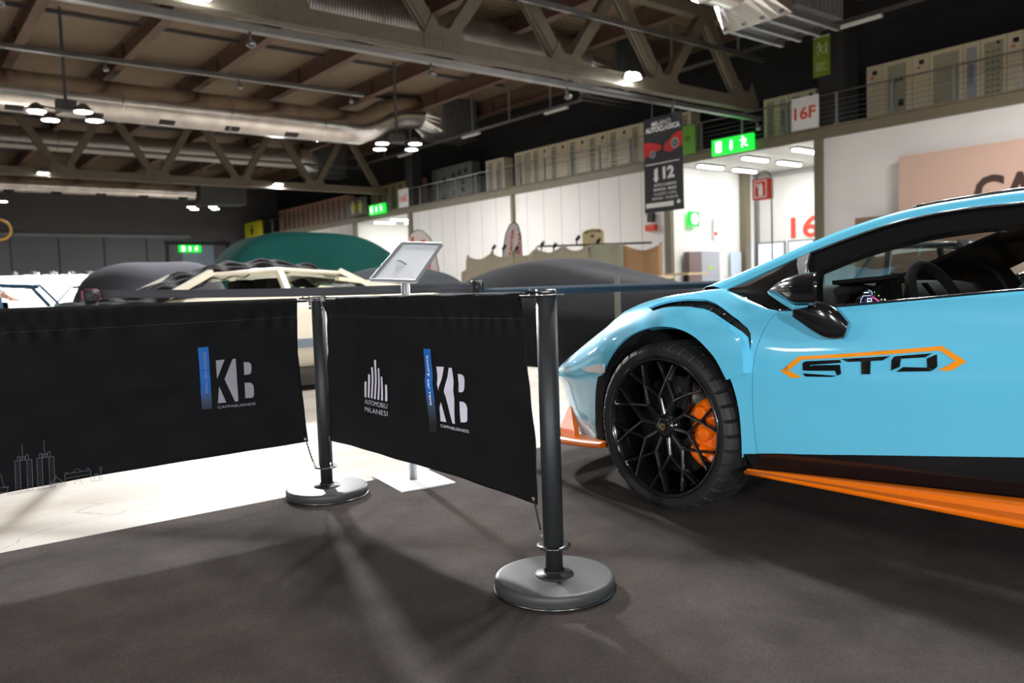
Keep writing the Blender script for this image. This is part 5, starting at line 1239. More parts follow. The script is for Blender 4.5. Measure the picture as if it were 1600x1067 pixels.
# side surface between belt and rail, bowed outwards a little
G = []
for p in R2:
    b_ = belt_at(p.x); row = []
    for k in range(5):
        f = k / 4; q = b_.lerp(p, f); bow = .035 * math.sin(PI * f) * min(1, (p - b_).length / .2); row.append([q.x, q.y + bow, q.z])
    G.append(row)
GS = Surf(G)
WS = []
for i, p in enumerate(R1):      # windscreen and roof: from the rail to the centre line
    c = Vector((p.x - .16 if p.x < .5 else p.x - .16 * max(0, (1.05 - p.x) / .55), 0, p.z + .018 - .115 * max(0, 1 - (p.x - .05) / .75))); row = []
    for k in range(5):
        f = k / 4; q = Vector((p.x + (c.x - p.x) * math.sin(f * PI / 2), p.y * (1 - f), p.z + (c.z - p.z) * math.sin(f * PI / 2))); row.append([q.x, q.y, q.z])
    WS.append(row)
WW = Surf(WS)
hd = 7.6     # station where the windscreen ends and the roof begins
for sg in (1, -1):
    N = 60; rl = MB()
    a_ = smooth_line([tuple(p) for p in R1], 6); b2 = smooth_line([tuple(p) for p in R2], 6)
    def rp(i, k):
        p, q = Vector(a_[i]), Vector(b2[i]); f = k / 4; r = p.lerp(q, f); n = Vector((0, .6, .8)); return r + n * (.014 * math.sin(PI * f))
    n = len(a_); V = [K(rp(i, k).x, rp(i, k).y * sg, rp(i, k).z) for i in range(n) for k in range(5)]
    rl.add(V, [(i * 5 + k, i * 5 + k + 1, (i + 1) * 5 + k + 1, (i + 1) * 5 + k) for i in range(n - 1) for k in range(4)], 0, True)
    clink('roof_rail', rl, m_blue_, thick=.02, inner=m_trim)
    tr = MB(); V = [K(rp(i, k).x, (rp(i, k).y - .024) * sg, rp(i, k).z - .024) for i in range(n) for k in range(5)]
    tr.add(V, [(i * 5 + k, i * 5 + k + 1, (i + 1) * 5 + k + 1, (i + 1) * 5 + k) for i in range(n - 1) for k in range(4)], 0, True); clink('pillar_trim', tr, m_trim)
    mbs = MB().tube([K(Vector(p).x, (Vector(p).y + .004) * sg, Vector(p).z - .004) for p in b2], .006, 6); clink('rail_seal', mbs, m_cblk)
    # dark frame around the glass
    op = [GS.pix(*p) for p in ((1282, 484.5), (1281, 462), (1283, 424), (1320, 408.5), (1356, 395), (1400, 382.5), (1449, 370), (1510, 360), (1567, 353), (1600, 350.5))]
    sE = GS.near(1.72, .7, 1.0)[0]
    opn = op[1:] + [(GS.near(1.5, .7, 1.03)[0], 3.2), (sE, 2.2), (sE, .12), (op[0][0], .1)]
    tri = [(.0, .0), (.0, 4.0), (GS.pix(1252, 404)[0], 4.0), GS.pix(1249, 430), (GS.pix(1250, 487)[0], 0.0)]
    clink('quarter_window', panel(GS, tri, (), .03, .004, sg), m_qg)
    dv0 = GS.pix(1252, 404)[0]
    dv = [(dv0 - .1, 3.8), (GS.pix(1268, 398)[0], 3.8), GS.pix(1262, 430), (GS.pix(1258, 487)[0] + .3, 0.0), (GS.pix(1250, 487)[0] - .02, 0.0), GS.pix(1249, 430)]
    clink('window_divider', panel(GS, dv, (), .03, .006, sg), mat('divider_satin', (.03, .028, .028), .5), thick=.01)
    fr_o = [(GS.pix(1256, 487)[0], 0), GS.pix(1264, 430), (GS.pix(1264, 400)[0], 3.97)] + [(s_, 3.97) for s_ in np.linspace(GS.pix(1264, 400)[0] + .2, GS.S - 1, 8)] + [(GS.S - 1, 0)]
    clink('window_frame', panel(GS, fr_o, [opn], .035, -.004, sg), m_liner2, thick=.02)
    clink('side_window', panel(GS, opn, (), .06, .0, sg), m_gls)
scr = MB(); roof = MB()
N1, N2 = 40, 16
def wsp(s0, s1):
    return lambda a, b: (lambda p: K(p.x, p.y * (1 if b < .5 else -1), p.z))(WW.ev(s0 + (s1 - s0) * a, (b * 8) if b < .5 else (8 - b * 8)))
clink('windscreen', MB().grid(N1, N2, wsp(0, hd)), m_wsh)
clink('roof_panel', MB().grid(20, N2, wsp(hd, WW.S - 1)), m_carb, thick=.02, inner=m_trim)
clink('roof_edge', MB().tube([K(p.x, p.y, p.z + .004) for p in [WW.ev(s_, .15) for s_ in np.linspace(6.6, WW.S - 1, 20)]], .006, 6).tube([K(p.x, -p.y, p.z + .004) for p in [WW.ev(s_, .15) for s_ in np.linspace(6.6, WW.S - 1, 20)]], .006, 6), m_cblk)
clink('engine_cover', MB().grid(8, 10, lambda a, b: K(2.05 + a * 1.3, -.62 + 1.24 * b, 1.04 - .13 * a + .02 * math.sin(PI * b))), m_carb, thick=.02)
clink('rear_wing', MB().box(K(3.35, 0, 1.13), (1.7, .26, .02)).box(K(3.3, .5, 1.0), (.02, .2, .26)).box(K(3.3, -.5, 1.0), (.02, .2, .26)), m_carb)

# ------------------------------------------------------------------ door mirror
for sg in (1, -1):
    # head: a wedge from its tip forwards to the flat glass at the back
    def mp(x, y, v): p = cpl(x, y, v); return p
    tip = mp(1199, 458.5, 1.03); sil = [mp(1199, 458.5, 1.03), mp(1213, 446, 1.04), mp(1230, 437, 1.05), mp(1250, 430.5, 1.06), mp(1276, 427.5, 1.07)]
    low = [mp(1199, 458.5, 1.03), mp(1212, 465, 1.03), mp(1226, 473, 1.035), mp(1240, 481, 1.04), mp(1276, 482, 1.05)]
    mh = MB(); n = 12; S_ = smooth_line([tuple(p) for p in sil], 4); L_ = smooth_line([tuple(p) for p in low], 4); m_ = len(S_)
    V = []
    for i in range(m_):
        a, b_ = Vector(S_[i]), Vector(L_[i]); f = i / (m_ - 1)
        h_ = (a - b_).length / 2; c = (a + b_) / 2; wd = .012 + .075 * math.sin(min(1, f * 1.4) * PI / 2)
        upv = (a - b_) / 2 if h_ > 1e-5 else Vector((0, 0, .001))
        for k in range(n):
            t_ = 2 * PI * k / n; cu, su = math.cos(t_), math.sin(t_); cu = math.copysign(abs(cu) ** .75, cu); su = math.copysign(abs(su) ** .75, su)
            p = c + upv * cu + Vector((su * wd * .59, su * wd, 0)); V.append(K(p.x, p.y * sg, p.z))
    mh.add(V, [(i * n + k, i * n + (k + 1) % n, (i + 1) * n + (k + 1) % n, (i + 1) * n + k) for i in range(m_ - 1) for k in range(n)], 0, True)
    mh.add(V[-n:], [tuple(range(n))]); hobj = clink('door_mirror', mh, m_cblk, label='gloss black mirror with a blue lower lip' if sg == 1 else None)
    gl = MB(); gl.add([v + Vector((0, -.003, 0)) for v in [Vector(v) * 1 for v in V[-n:]]], [tuple(range(n))]); clink('mirror_glass', gl, m_chr, hobj)
    lp = MB(); pts = [mp(1199.5, 460, 1.062), mp(1222, 472, 1.085), mp(1240, 482.5, 1.10), mp(1262, 482, 1.11)]; pts2 = [mp(1200, 462, 1.06), mp(1220, 476, 1.07), mp(1238, 487, 1.08), mp(1262, 483, 1.10)]
    lp.add([K(p.x, p.y * sg, p.z) for p in pts + pts2], [(0, 1, 5, 4), (1, 2, 6, 5), (2, 3, 7, 6)], 0, False); clink('mirror_lip', lp, m_blue_, hobj, thick=.004)
    # arm down to the door
    ar = [mp(1240, 484, 1.02), mp(1262, 492, 1.01), mp(1285, 502, .995), mp(1305, 512, .975), mp(1322, 519, .955)]
    rr_ = [.030, .036, .036, .030, .018]; mb = MB(); V = []
    ar = smooth_line([tuple(p) for p in ar], 4)
    for i, p in enumerate(ar):
        p = Vector(p); f = i / (len(ar) - 1); r_ = .026 + .020 * math.sin(PI * min(1, f * 1.05) ** 1.2) * (1 if f < .97 else .8)
        for k in range(12):
            t_ = 2 * PI * k / 12; q = p + Vector((math.cos(t_) * .022 * .59, math.cos(t_) * .022, math.sin(t_) * r_ * 1.1)) + Vector((math.sin(t_) * r_ * .35, 0, 0)); V.append(K(q.x, q.y * sg, q.z))
    m_ = len(ar); mb.add(V, [(i * 12 + k, i * 12 + (k + 1) % 12, (i + 1) * 12 + (k + 1) % 12, (i + 1) * 12 + k) for i in range(m_ - 1) for k in range(12)], 0, True)
    mb.add(V[:12], [tuple(range(12))]); mb.add(V[-12:], [tuple(range(12))]); clink('mirror_arm', mb, m_cblk)

# ------------------------------------------------------------------ door lettering
def dpix(x, y): return B.pix(x, y)
CZ = lambda x, y: (1140 + x / 3.2326, 290 + y / 3.2326)
def ddecal(name, polys, m, off):
    for sg in (1,):
        mb = MB()
        for pl_ in polys:
            st = [dpix(*CZ(*p)) for p in pl_]; V, T = cdt([(a * KS, b * KT) for a, b in st], (), .03)
            P = [B.at((a / KS, b_ / KT), off) for a, b_ in V]; mb.add([K(p.x, p.y, p.z) for p in P], T, 0, True)
        clink(name, mb, m, door_l)
ddecal('orange_bracket', [[(260, 945), (352, 871), (1075, 820), (1200, 900), (1118, 946), (1055, 943), (1142, 897), (1065, 843), (368, 888), (300, 943), (368, 976), (318, 981)]], mat('decal_orange', sr(252, 152, 12), 0.3, coat=1), .0025)
ddecal('lettering', [[(371, 905), (388, 896), (560, 889), (566, 904), (410, 915), (412, 932), (395, 944), (371, 941)], [(388, 944), (420, 916), (560, 914), (566, 960), (545, 969), (535, 944)], [(371, 956), (545, 969), (520, 975), (385, 973)][:4],
                     [(565, 885), (815, 871), (775, 893), (715, 896), (713, 962), (668, 962), (666, 898), (600, 900)],
                     [(835, 872), (1027, 857), (990, 878), (868, 885), (862, 925), (818, 944), (820, 893)], [(1050, 862), (1052, 925), (1030, 942), (1000, 928), (998, 884)], [(843, 950), (880, 926), (1000, 929), (1030, 944), (1010, 948)]], mat('decal_black', (.004, .004, .005), 0.25, coat=1), .003)

# ------------------------------------------------------------------ wheels
def wheel(side, u, rad, w_, steer=0.0, zc=.34):
    """built about its own centre, axis along -x for the left side"""
    w0 = bpy.data.objects.new('wheel', None); C.objects.link(w0); w0.parent = car; w0.location = K(u, side, zc); w0.rotation_euler = (0, 0, steer + (0 if side > 0 else PI)); w0['_at'] = (0, 0, 0)
    X = Vector((-1, 0, 0)); r = rad; hw = w_ / 2
    # tyre: face plane at x=-hw
    prof = [(.272, -.012), (.276, .0), (.29, .006), (r - .030, .009), (r - .016, .002), (r - .006, -.012), (r - .001, -.03), (r, -.055), (r, -w_ + .055), (r - .012, -w_ + .01), (r - .04, -w_ - .008), (.272, -w_)]
    nn = 288; ty = MB(); V = []
    for (a, h_) in prof:
        for k in range(nn):
            ph = k % 8; g = 0
            if ph in (0,) and a > r - .03: g = .012
            V.append(Vector((-(h_ + 0), (a - g) * math.cos(2 * PI * k / nn), (a - g) * math.sin(2 * PI * k / nn))))
    ty.add(V, [(i * nn + k, i * nn + (k + 1) % nn, (i + 1) * nn + (k + 1) % nn, (i + 1) * nn + k) for i in range(len(prof) - 1) for k in range(nn)], 0, False)
    for h_ in (-.055, -.105, -.155): ty.lathe([(r + .0005, h_ - .004), (r - .006, h_ - .003), (r - .006, h_ + .003), (r + .0005, h_ + .004)], (0, 0, 0), X, 96)
    link('tyre', ty, m_tire, w0, at=(0, 0, 0), fixn=False)
    link('rim', MB().lathe([(.278, -.004), (.280, .004), (.274, .007), (.266, .003), (.262, -.012), (.250, -.03), (.246, -.10), (.243, -.19), (.262, -.20), (.262, -.215)], (0, 0, 0), X, 96)
         .lathe([(.05, -.16), (.243, -.19)], (0, 0, 0), X, 48), m_rim, w0, at=(0, 0, 0))
    pt = lambda a, rr, d: Vector((-d, rr * math.cos(a), rr * math.sin(a)))
    s_ = MB(); n = 10
    def spoke(a0, r0, d0, a1, r1, d1, w0_, w1_, th=.022):
        p, q = pt(a0, r0, d0), pt(a1, r1, d1); dr = (q - p).normalized(); sd = X.cross(dr).normalized()
        V = []
        for (c, ww) in ((p, w0_), (q, w1_)):
            V += [c + sd * ww, c + sd * ww * .45 + X * .006, c - sd * ww * .45 + X * .006, c - sd * ww, c - sd * ww * .8 - X * th, c + sd * ww * .8 - X * th]
        s_.add(V, [(k, (k + 1) % 6, 6 + (k + 1) % 6, 6 + k) for k in range(6)] + [(0, 1, 2, 3, 4, 5), (6, 7, 8, 9, 10, 11)])
    st_ = 2 * PI / n
    for k in range(n):
        a = k * st_ + .1
        spoke(a, .045, -.028, a, .118, -.022, .011, .009); b1, b2_ = a + st_ / 2, a - st_ / 2
        spoke(a, .116, -.022, b1, .188, -.014, .0075, .006); spoke(a, .116, -.022, b2_, .188, -.014, .0075, .006)
        spoke(b1, .186, -.014, b1 + .155, .258, -.004, .006, .006); spoke(b1, .186, -.014, b1 - .155, .258, -.004, .006, .006)
    link('spokes', s_, m_rim, w0, at=(0, 0, 0))
    hb = MB().lathe([(0, -.012), (.018, -.012), (.022, -.016), (.03, -.014), (.038, -.016), (.042, -.024), (.048, -.03), (.056, -.04), (.05, -.07), (.0, -.07)], (0, 0, 0), X, 40)
    for k in range(20): a = 2 * PI * k / 20; hb.box(pt(a, .047, -.026), (.012, .005, .005), 0, (X, pt(a, 1, 0), X.cross(pt(a, 1, 0))))
    link('hub', hb, m_rim, w0, at=(0, 0, 0))
    bd = MB().prism([(0, -.015), (.009, -.009), (.0105, .004), (.0105, .012), (0, .014), (-.0105, .012), (-.0105, .004), (-.009, -.009)], lambda x, y, d: Vector((.0105 - d * 1, x, y)), .0015)
    link('badge', bd, mat('badge_gold', (.75, .55, .2), .25, 1.0), w0, at=(0, 0, 0)) if False else link('badge', MB().prism([(0, -.015), (.009, -.009), (.0105, .004), (.0105, .012), (0, .014), (-.0105, .012), (-.0105, .004), (-.009, -.009)], lambda x, y, d: Vector((.0105 - d, x, y)), .002)
        .prism([(0, -.008), (.006, -.002), (.003, .006), (-.004, .008), (-.006, 0)], lambda x, y, d: Vector((.0085 - d, x, y)), .001, 1), [mat('badge_gold', (.5, .38, .12), .35, 1.0), m_cblk], w0, at=(0, 0, 0))
    ds = MB().lathe([(.07, -.095), (.195, -.095), (.195, -.125), (.07, -.125)], (0, 0, 0), X, 64); dk = MB()
    link('brake_disc', ds, m_disc, w0, at=(0, 0, 0))
    hl = MB()
    for k in range(48):
        a = k * 2 * PI / 48; rr = (.10, .125, .15, .175)[k % 4]; hl.lathe([(0, -.0935), (.004, -.0935), (.004, -.095)], pt(a, rr, 0), X, 8)
    link('disc_holes', hl, m_liner, w0, at=(0, 0, 0))
    return w0
pt_ = lambda a, rr, d: Vector((-d, rr * math.cos(a), rr * math.sin(a)))
def caliper(w0, back):
    c = MB(); N = 14
    prof = [(.125, -.045), (.16, -.035), (.20, -.038), (.236, -.05), (.238, -.13), (.125, -.13)]
    a0, a1 = (PI - .62, PI + .72) if back else (-.62, .72)
    V = []
    for i in range(N + 1):
        a = a0 + (a1 - a0) * i / N; e = 1 - .22 * abs(2 * i / N - 1) ** 3
        for (r_, d) in prof: V.append(pt_(a, .18 + (r_ - .18) * e, d - .012 * math.cos(i * 1.7) * (1 if d > -.1 else 0)))
    n = len(prof)
    c.add(V, [(i * n + k, i * n + (k + 1) % n, (i + 1) * n + (k + 1) % n, (i + 1) * n + k) for i in range(N) for k in range(n)]); c.add(V[:n], [tuple(range(n))]); c.add(V[-n:], [tuple(range(n))])
    for k in (2.5, 7, 11.5):
        a = a0 + (a1 - a0) * k / N; c.lathe([(0, -.018), (.026, -.02), (.03, -.035), (.03, -.05)], pt_(a, .185, 0), (-1, 0, 0), 18)
    link('brake_caliper', c, m_cal, w0, at=(0, 0, 0), bevel=.003)
wl = wheel(.962, 0.022, .335, .245, 0.0, .334); caliper(wl, True)
def clonew(src, name, loc, rz):
    r = src.copy(); C.objects.link(r); r.location = loc; r.rotation_euler = (0, 0, rz)
    for ch in list(src.children): c = ch.copy(); C.objects.link(c); c.parent = r
    return r
clonew(wl, 'wheel', K(0, -.962, .334), PI); clonew(wl, 'wheel', K(2.70, .985, .334), 0); clonew(wl, 'wheel', K(2.70, -.985, .334), PI)

# ------------------------------------------------------------------ cabin
cab = MB()
clink('cabin_floor', MB().box(K(1.2, 0, .37), (1.5, 1.7, .05)).box(K(.38, 0, .50), (1.5, .05, .35)).box(K(2.0, 0, .6), (1.4, .05, .6)), m_trim)
# dashboard: a padded block running across the car
def dsec(v):
    h_ = .862 + .012 * math.cos(v * 2.2); return [(.22, h_ - .05), (.32, h_ - .01), (.46, h_ + .004), (.55, h_ - .012), (.60, h_ - .09), (.57, h_ - .20), (.52, .50), (.28, .50)]
vs = []; N = 20
for i in range(N + 1):
    v = .74 - 1.48 * i / N; vs += [K(a, v, b_) for a, b_ in dsec(v)]
db = MB().add(vs, [(i * 8 + k, i * 8 + (k + 1) % 8, (i + 1) * 8 + (k + 1) % 8, (i + 1) * 8 + k) for i in range(N) for k in range(8)], 0, True); db.add(vs[:8], [tuple(range(8))]); db.add(vs[-8:], [tuple(range(8))])
dash = clink('dashboard', db, mat('dash_leather', (.022, .022, .021), .8, 0, .1, 30, .1, 200, spec=.2))
# instrument hood: traced round the black housing in front of the driver
hv = .52
hp = [cpl(x, y, v) for x, y, v in ((1300, 441, .60), (1340, 437, .58), (1375, 434, .55), (1398, 430.5, .50), (1411, 432, .46), (1413, 437, .45))]
hb_ = [cpl(x, y, v) for x, y, v in ((1300, 445, .60), (1335, 446, .58), (1335, 464, .54), (1332, 480, .50), (1400, 480, .44), (1410, 475, .43))]
hd_ = MB()
top = [Vector(p) for p in hp]; inn = [p + Vector((-.12, -.30, -.01)) for p in top]
hd_.add([K(*p) for p in top] + [K(*p) for p in inn], [(k, k + 1, 7 + k, 6 + k) for k in range(5)], 0, True)
right = [cpl(1413, 437, .45), cpl(1412, 456, .45), cpl(1409, 480, .45)]
hd_.add([K(*p) for p in right] + [K(p.x - .12, p.y - .03, p.z) for p in right], [(0, 1, 4, 3), (1, 2, 5, 4)], 0, True)
clink('instrument_hood', hd_, m_alca, dash, thick=.014)
cpu = lambda x, y, u: (lambda o, d: o + d * ((u - o.x) / d.x))(*cray(x, y))
face = [cpu(x, y, .67) for x, y in ((1338, 470), (1356, 456), (1380, 442), (1402, 438), (1402, 486), (1330, 486))]
clink('instrument_panel', MB().add([K(p.x, p.y, p.z) for p in face], [tuple(range(6))]), m_cblk, dash, thick=.01)
scn = MB(); P = lambda x, y, d=0: (lambda p: K(*p))(cpu(x, y, .684 + d))
m_scr = [mat('screen_navy', (.004, .005, .02), .3, emit=(.01, .016, .07), estr=.25), mat('screen_white', (.8, .8, .9), .3, emit=(.75, .78, .95), estr=1.1), mat('screen_pink', (.6, .1, .3), .3, emit=(.65, .1, .3), estr=.8), mat('screen_yellow', (.8, .8, .1), .3, emit=(.8, .8, .1), estr=.9), mat('screen_green', (.1, .6, .2), .3, emit=(.1, .6, .2), estr=.8)]
def sq(pts, mi, d): scn.add([P(*p, d) for p in pts], [tuple(range(len(pts)))], mi)
Q = lambda x, y: (1280 + x / 6.667, 370 + y / 6.667)
sq([Q(*p) for p in ((415, 735), (430, 650), (490, 570), (525, 565), (560, 610), (640, 700), (700, 690), (720, 735))], 0, 0)
sq([Q(*p) for p in ((462, 596), (522, 592), (520, 600), (465, 604))], 1, .003)
def stroke(pts, w_, mi):
    for a, b_ in zip(pts[:-1], pts[1:]):
        L = math.dist(a, b_); nx, ny = -(b_[1] - a[1]) / L * w_ / 2, (b_[0] - a[0]) / L * w_ / 2; sq([Q(a[0] + nx, a[1] + ny), Q(a[0] - nx, a[1] - ny), Q(b_[0] - nx, b_[1] - ny), Q(b_[0] + nx, b_[1] + ny)], mi, .003)
stroke([(505, 710), (505, 660), (545, 660), (545, 690), (510, 690)], 7, 1); stroke([(430, 715), (435, 670), (460, 632), (540, 630)], 4, 1); stroke([(515, 570), (550, 590), (550, 625)], 4, 1)
stroke([(552, 640), (600, 672), (640, 700)], 14, 2); stroke([(465, 706), (485, 704)], 5, 1); stroke([(675, 665), (700, 690)], 5, 1); stroke([(682, 660), (690, 675)], 5, 1)
for x, y, mi in ((575, 594, 4), (620, 630, 3), (650, 670, 3)): sq([Q(x - 5, y - 6), Q(x + 5, y - 6), Q(x + 6, y + 6), Q(x - 5, y + 7)], mi, .003)
o = clink('display', scn, m_scr[0], dash)
for m_ in m_scr[1:]: o.data.materials.append(m_)
for p_, mi in zip(o.data.polygons, scn.m): p_.material_index = mi
# steering wheel
sw_c = cpl(1472, 452, .38); sw_c = Vector((sw_c.x, .38, sw_c.z + .008)); 
tl_ = math.radians(24)
ax1 = Vector((0, 1, 0)); ax2 = Vector((math.sin(tl_) * -1, 0, math.cos(tl_)))
def sw(a, r): return sw_c + Vector((0, 0, -.09)) + ax1 * (r * math.cos(a)) + ax2 * (r * (.93 if math.sin(a) < -.75 else 1) * math.sin(a))
wh = clink('steering_wheel', MB().tube([K(*sw(a, .178)) for a in np.linspace(0, 2 * PI, 49)[:-1]], .0185, 12, closed=True), m_alca)
spk = MB()
for a in (0.0, PI, -PI / 2): spk.bar(K(*sw(a, .05)), K(*sw(a, .17)), .035, .014)
clink('spoke', spk, m_cblk, wh); cc_ = sw(0, 0); clink('hub', MB().uv(K(*(cc_ + Vector((.01, 0, 0)))), (.062, .03, .055), 20, 10), m_alca, wh)
clink('shift_paddle', MB().bar(K(*(sw(.5, .12) + Vector((-.05, 0, 0)))), K(*(sw(1.0, .13) + Vector((-.05, 0, 0)))), .03, .006).bar(K(*(sw(PI - .5, .12) + Vector((-.05, 0, 0)))), K(*(sw(PI - 1.0, .13) + Vector((-.05, 0, 0)))), .03, .006), m_chr, wh)
for v in (.38, -.38):
    st_ = MB(); st_.grid(10, 10, lambda a, b: K(1.42 + .30 * a + .05 * math.cos(PI * (b - .5) * 1.0) * 1.6 * (1 - .4 * a), v + (.25 - .09 * max(0, a - .65) / .35) * (2 * b - 1), .45 + .62 * a + .0))
    st_.grid(8, 8, lambda a, b: K(.98 + .50 * a, v + .24 * (2 * b - 1), .46 + .05 * abs(2 * b - 1) ** 2 - .03 * a + .02))
    clink('seat', st_, m_alca, thick=.06)
clink('centre_console', MB().box(K(1.05, 0, .5), (.22, .9, .3)), m_carb)
for sg in (1, -1): clink('door_trim', MB().box(K(1.1, .86 * sg, .62), (.03, 1.1, .30)), m_trim)
clink('rear_bulkhead', MB().box(K(1.85, 0, .85), (1.3, .04, .45)), m_trim)
clink('inner_mirror', MB().box(K(.86, 0, 1.08), (.22, .02, .055)), m_cblk, bevel=.01)
clink('dash_vent', MB().box(K(.45, .62, .787), (.16, .05, .008)).box(K(.45, .45, .79), (.16, .05, .006)), m_cblk, dash)
# ------------------------------------------------------------------ covered and parked vehicles further back
def cover(label, at, rot, L, W, prof, m, seed=0, fold=.03, name='car_cover', cat='covered car', group=None, blunt=3.0):
    """a fitted cloth over a vehicle standing along its own y; prof: heights at stations from the far end (0) to the near end (1)"""
    t = local(name, label, cat, at, group, rot)
    xs = [p[0] for p in prof]; hs = [p[1] for p in prof]; sp_ = smooth_line(prof, 6)
    def hgt(f):
        for a, b_ in zip(sp_[:-1], sp_[1:]):
            if f <= b_[0]: return a[1] + (b_[1] - a[1]) * (f - a[0]) / max(1e-6, b_[0] - a[0])
        return sp_[-1][1]
    def f(a, r):
        an = 2 * PI * a; r = r ** .7; c, s_ = math.cos(an), math.sin(an)
        k = (abs(c) ** 4 + abs(s_) ** 4) ** -.25; low = max(0, r - .86) / .14
        rr = min(1, r / .88); zf = 1 - rr ** 7 * .34 if r < .88 else (1 - .34) * (1 - (r - .88) / .12)
        fl = 1 + (.03 * low + fold * low * low * math.sin(9 * an + seed) * .9 + fold * .5 * low * math.sin(23 * an + 2 * seed))
        x = c * k * W / 2 * min(1, r / .88) ** 1.0 * fl; y = s_ * k * L / 2 * min(1, r / .88) * fl
        h_ = hgt(.5 - (y / L) * 1.0 if abs(y) < L / 2 else (0 if y > 0 else 1))
        side = 1 - .10 * abs(x / (W / 2)) ** blunt
        z = h_ * zf * side + .012 * math.sin(5 * x + seed) * math.sin(3.1 * y + seed) * (zf > .3)
        return Vector((x, y, max(.012, z)))
    link('cloth', MB().grid(120, 40, f), m, t)
    return t
m_bcov = mat('cover_black', sr(28, 28, 30), 0.95, 0, 0.12, 1.5, .25, 5, spec=.08); m_scov = mat('cover_slate', sr(50, 54, 56), 0.95, 0, 0.12, 1.5, .25, 5, spec=.08)
m_gcov = mat('cover_grey', sr(80, 80, 86), 0.95, 0, 0.12, 1.5, .25, 5, spec=.08); m_green_c = mat('cover_green', sr(34, 100, 94), 0.8, 0, 0.2, .8, .4, 1.6, spec=.15)
cover('low sports car under a black cloth cover right behind the belt', (6.85, 7.45, 0), 0, 4.5, 1.95, [(0, .80), (.06, .92), (.2, 1.08), (.38, 1.23), (.50, 1.25), (.66, 1.08), (.8, .95), (.93, .87), (1, .76)], m_bcov, 1)
cover('car under a dark slate cover behind the metal sign stand', (7.3, 12.5, 0), 0, 4.4, 1.9, [(0, .8), (.1, 1.0), (.3, 1.24), (.5, 1.36), (.68, 1.24), (.82, 1.0), (1, .8)], m_scov, 2)
cover('upright car under a grey cover with a pale lit top, left of the middle', (3.35, 13.6, 0), 0, 4.4, 1.72, [(0, .9), (.1, 1.1), (.3, 1.40), (.6, 1.47), (.85, 1.46), (.97, 1.42), (1, 1.36)], m_gcov, 3, .02, blunt=6)
g_ = cover('tall vehicle under a dark green tarpaulin in front of the far gate', (8.2, 17.3, 0), PI / 2, 5.4, 2.3, [(0, 1.6), (.05, 1.85), (.12, 2.1), (.25, 2.28), (.5, 2.30), (.68, 2.1), (.85, 1.55), (1, 1.0)], m_green_c, 4, .03, blunt=8)
cover('dark covered car between the slate cover and the cream cloths', (12.0, 13.2, 0), 0, 4.2, 1.8, [(0, .7), (.2, 1.0), (.45, 1.22), (.7, 1.05), (1, .7)], m_bcov, 5)

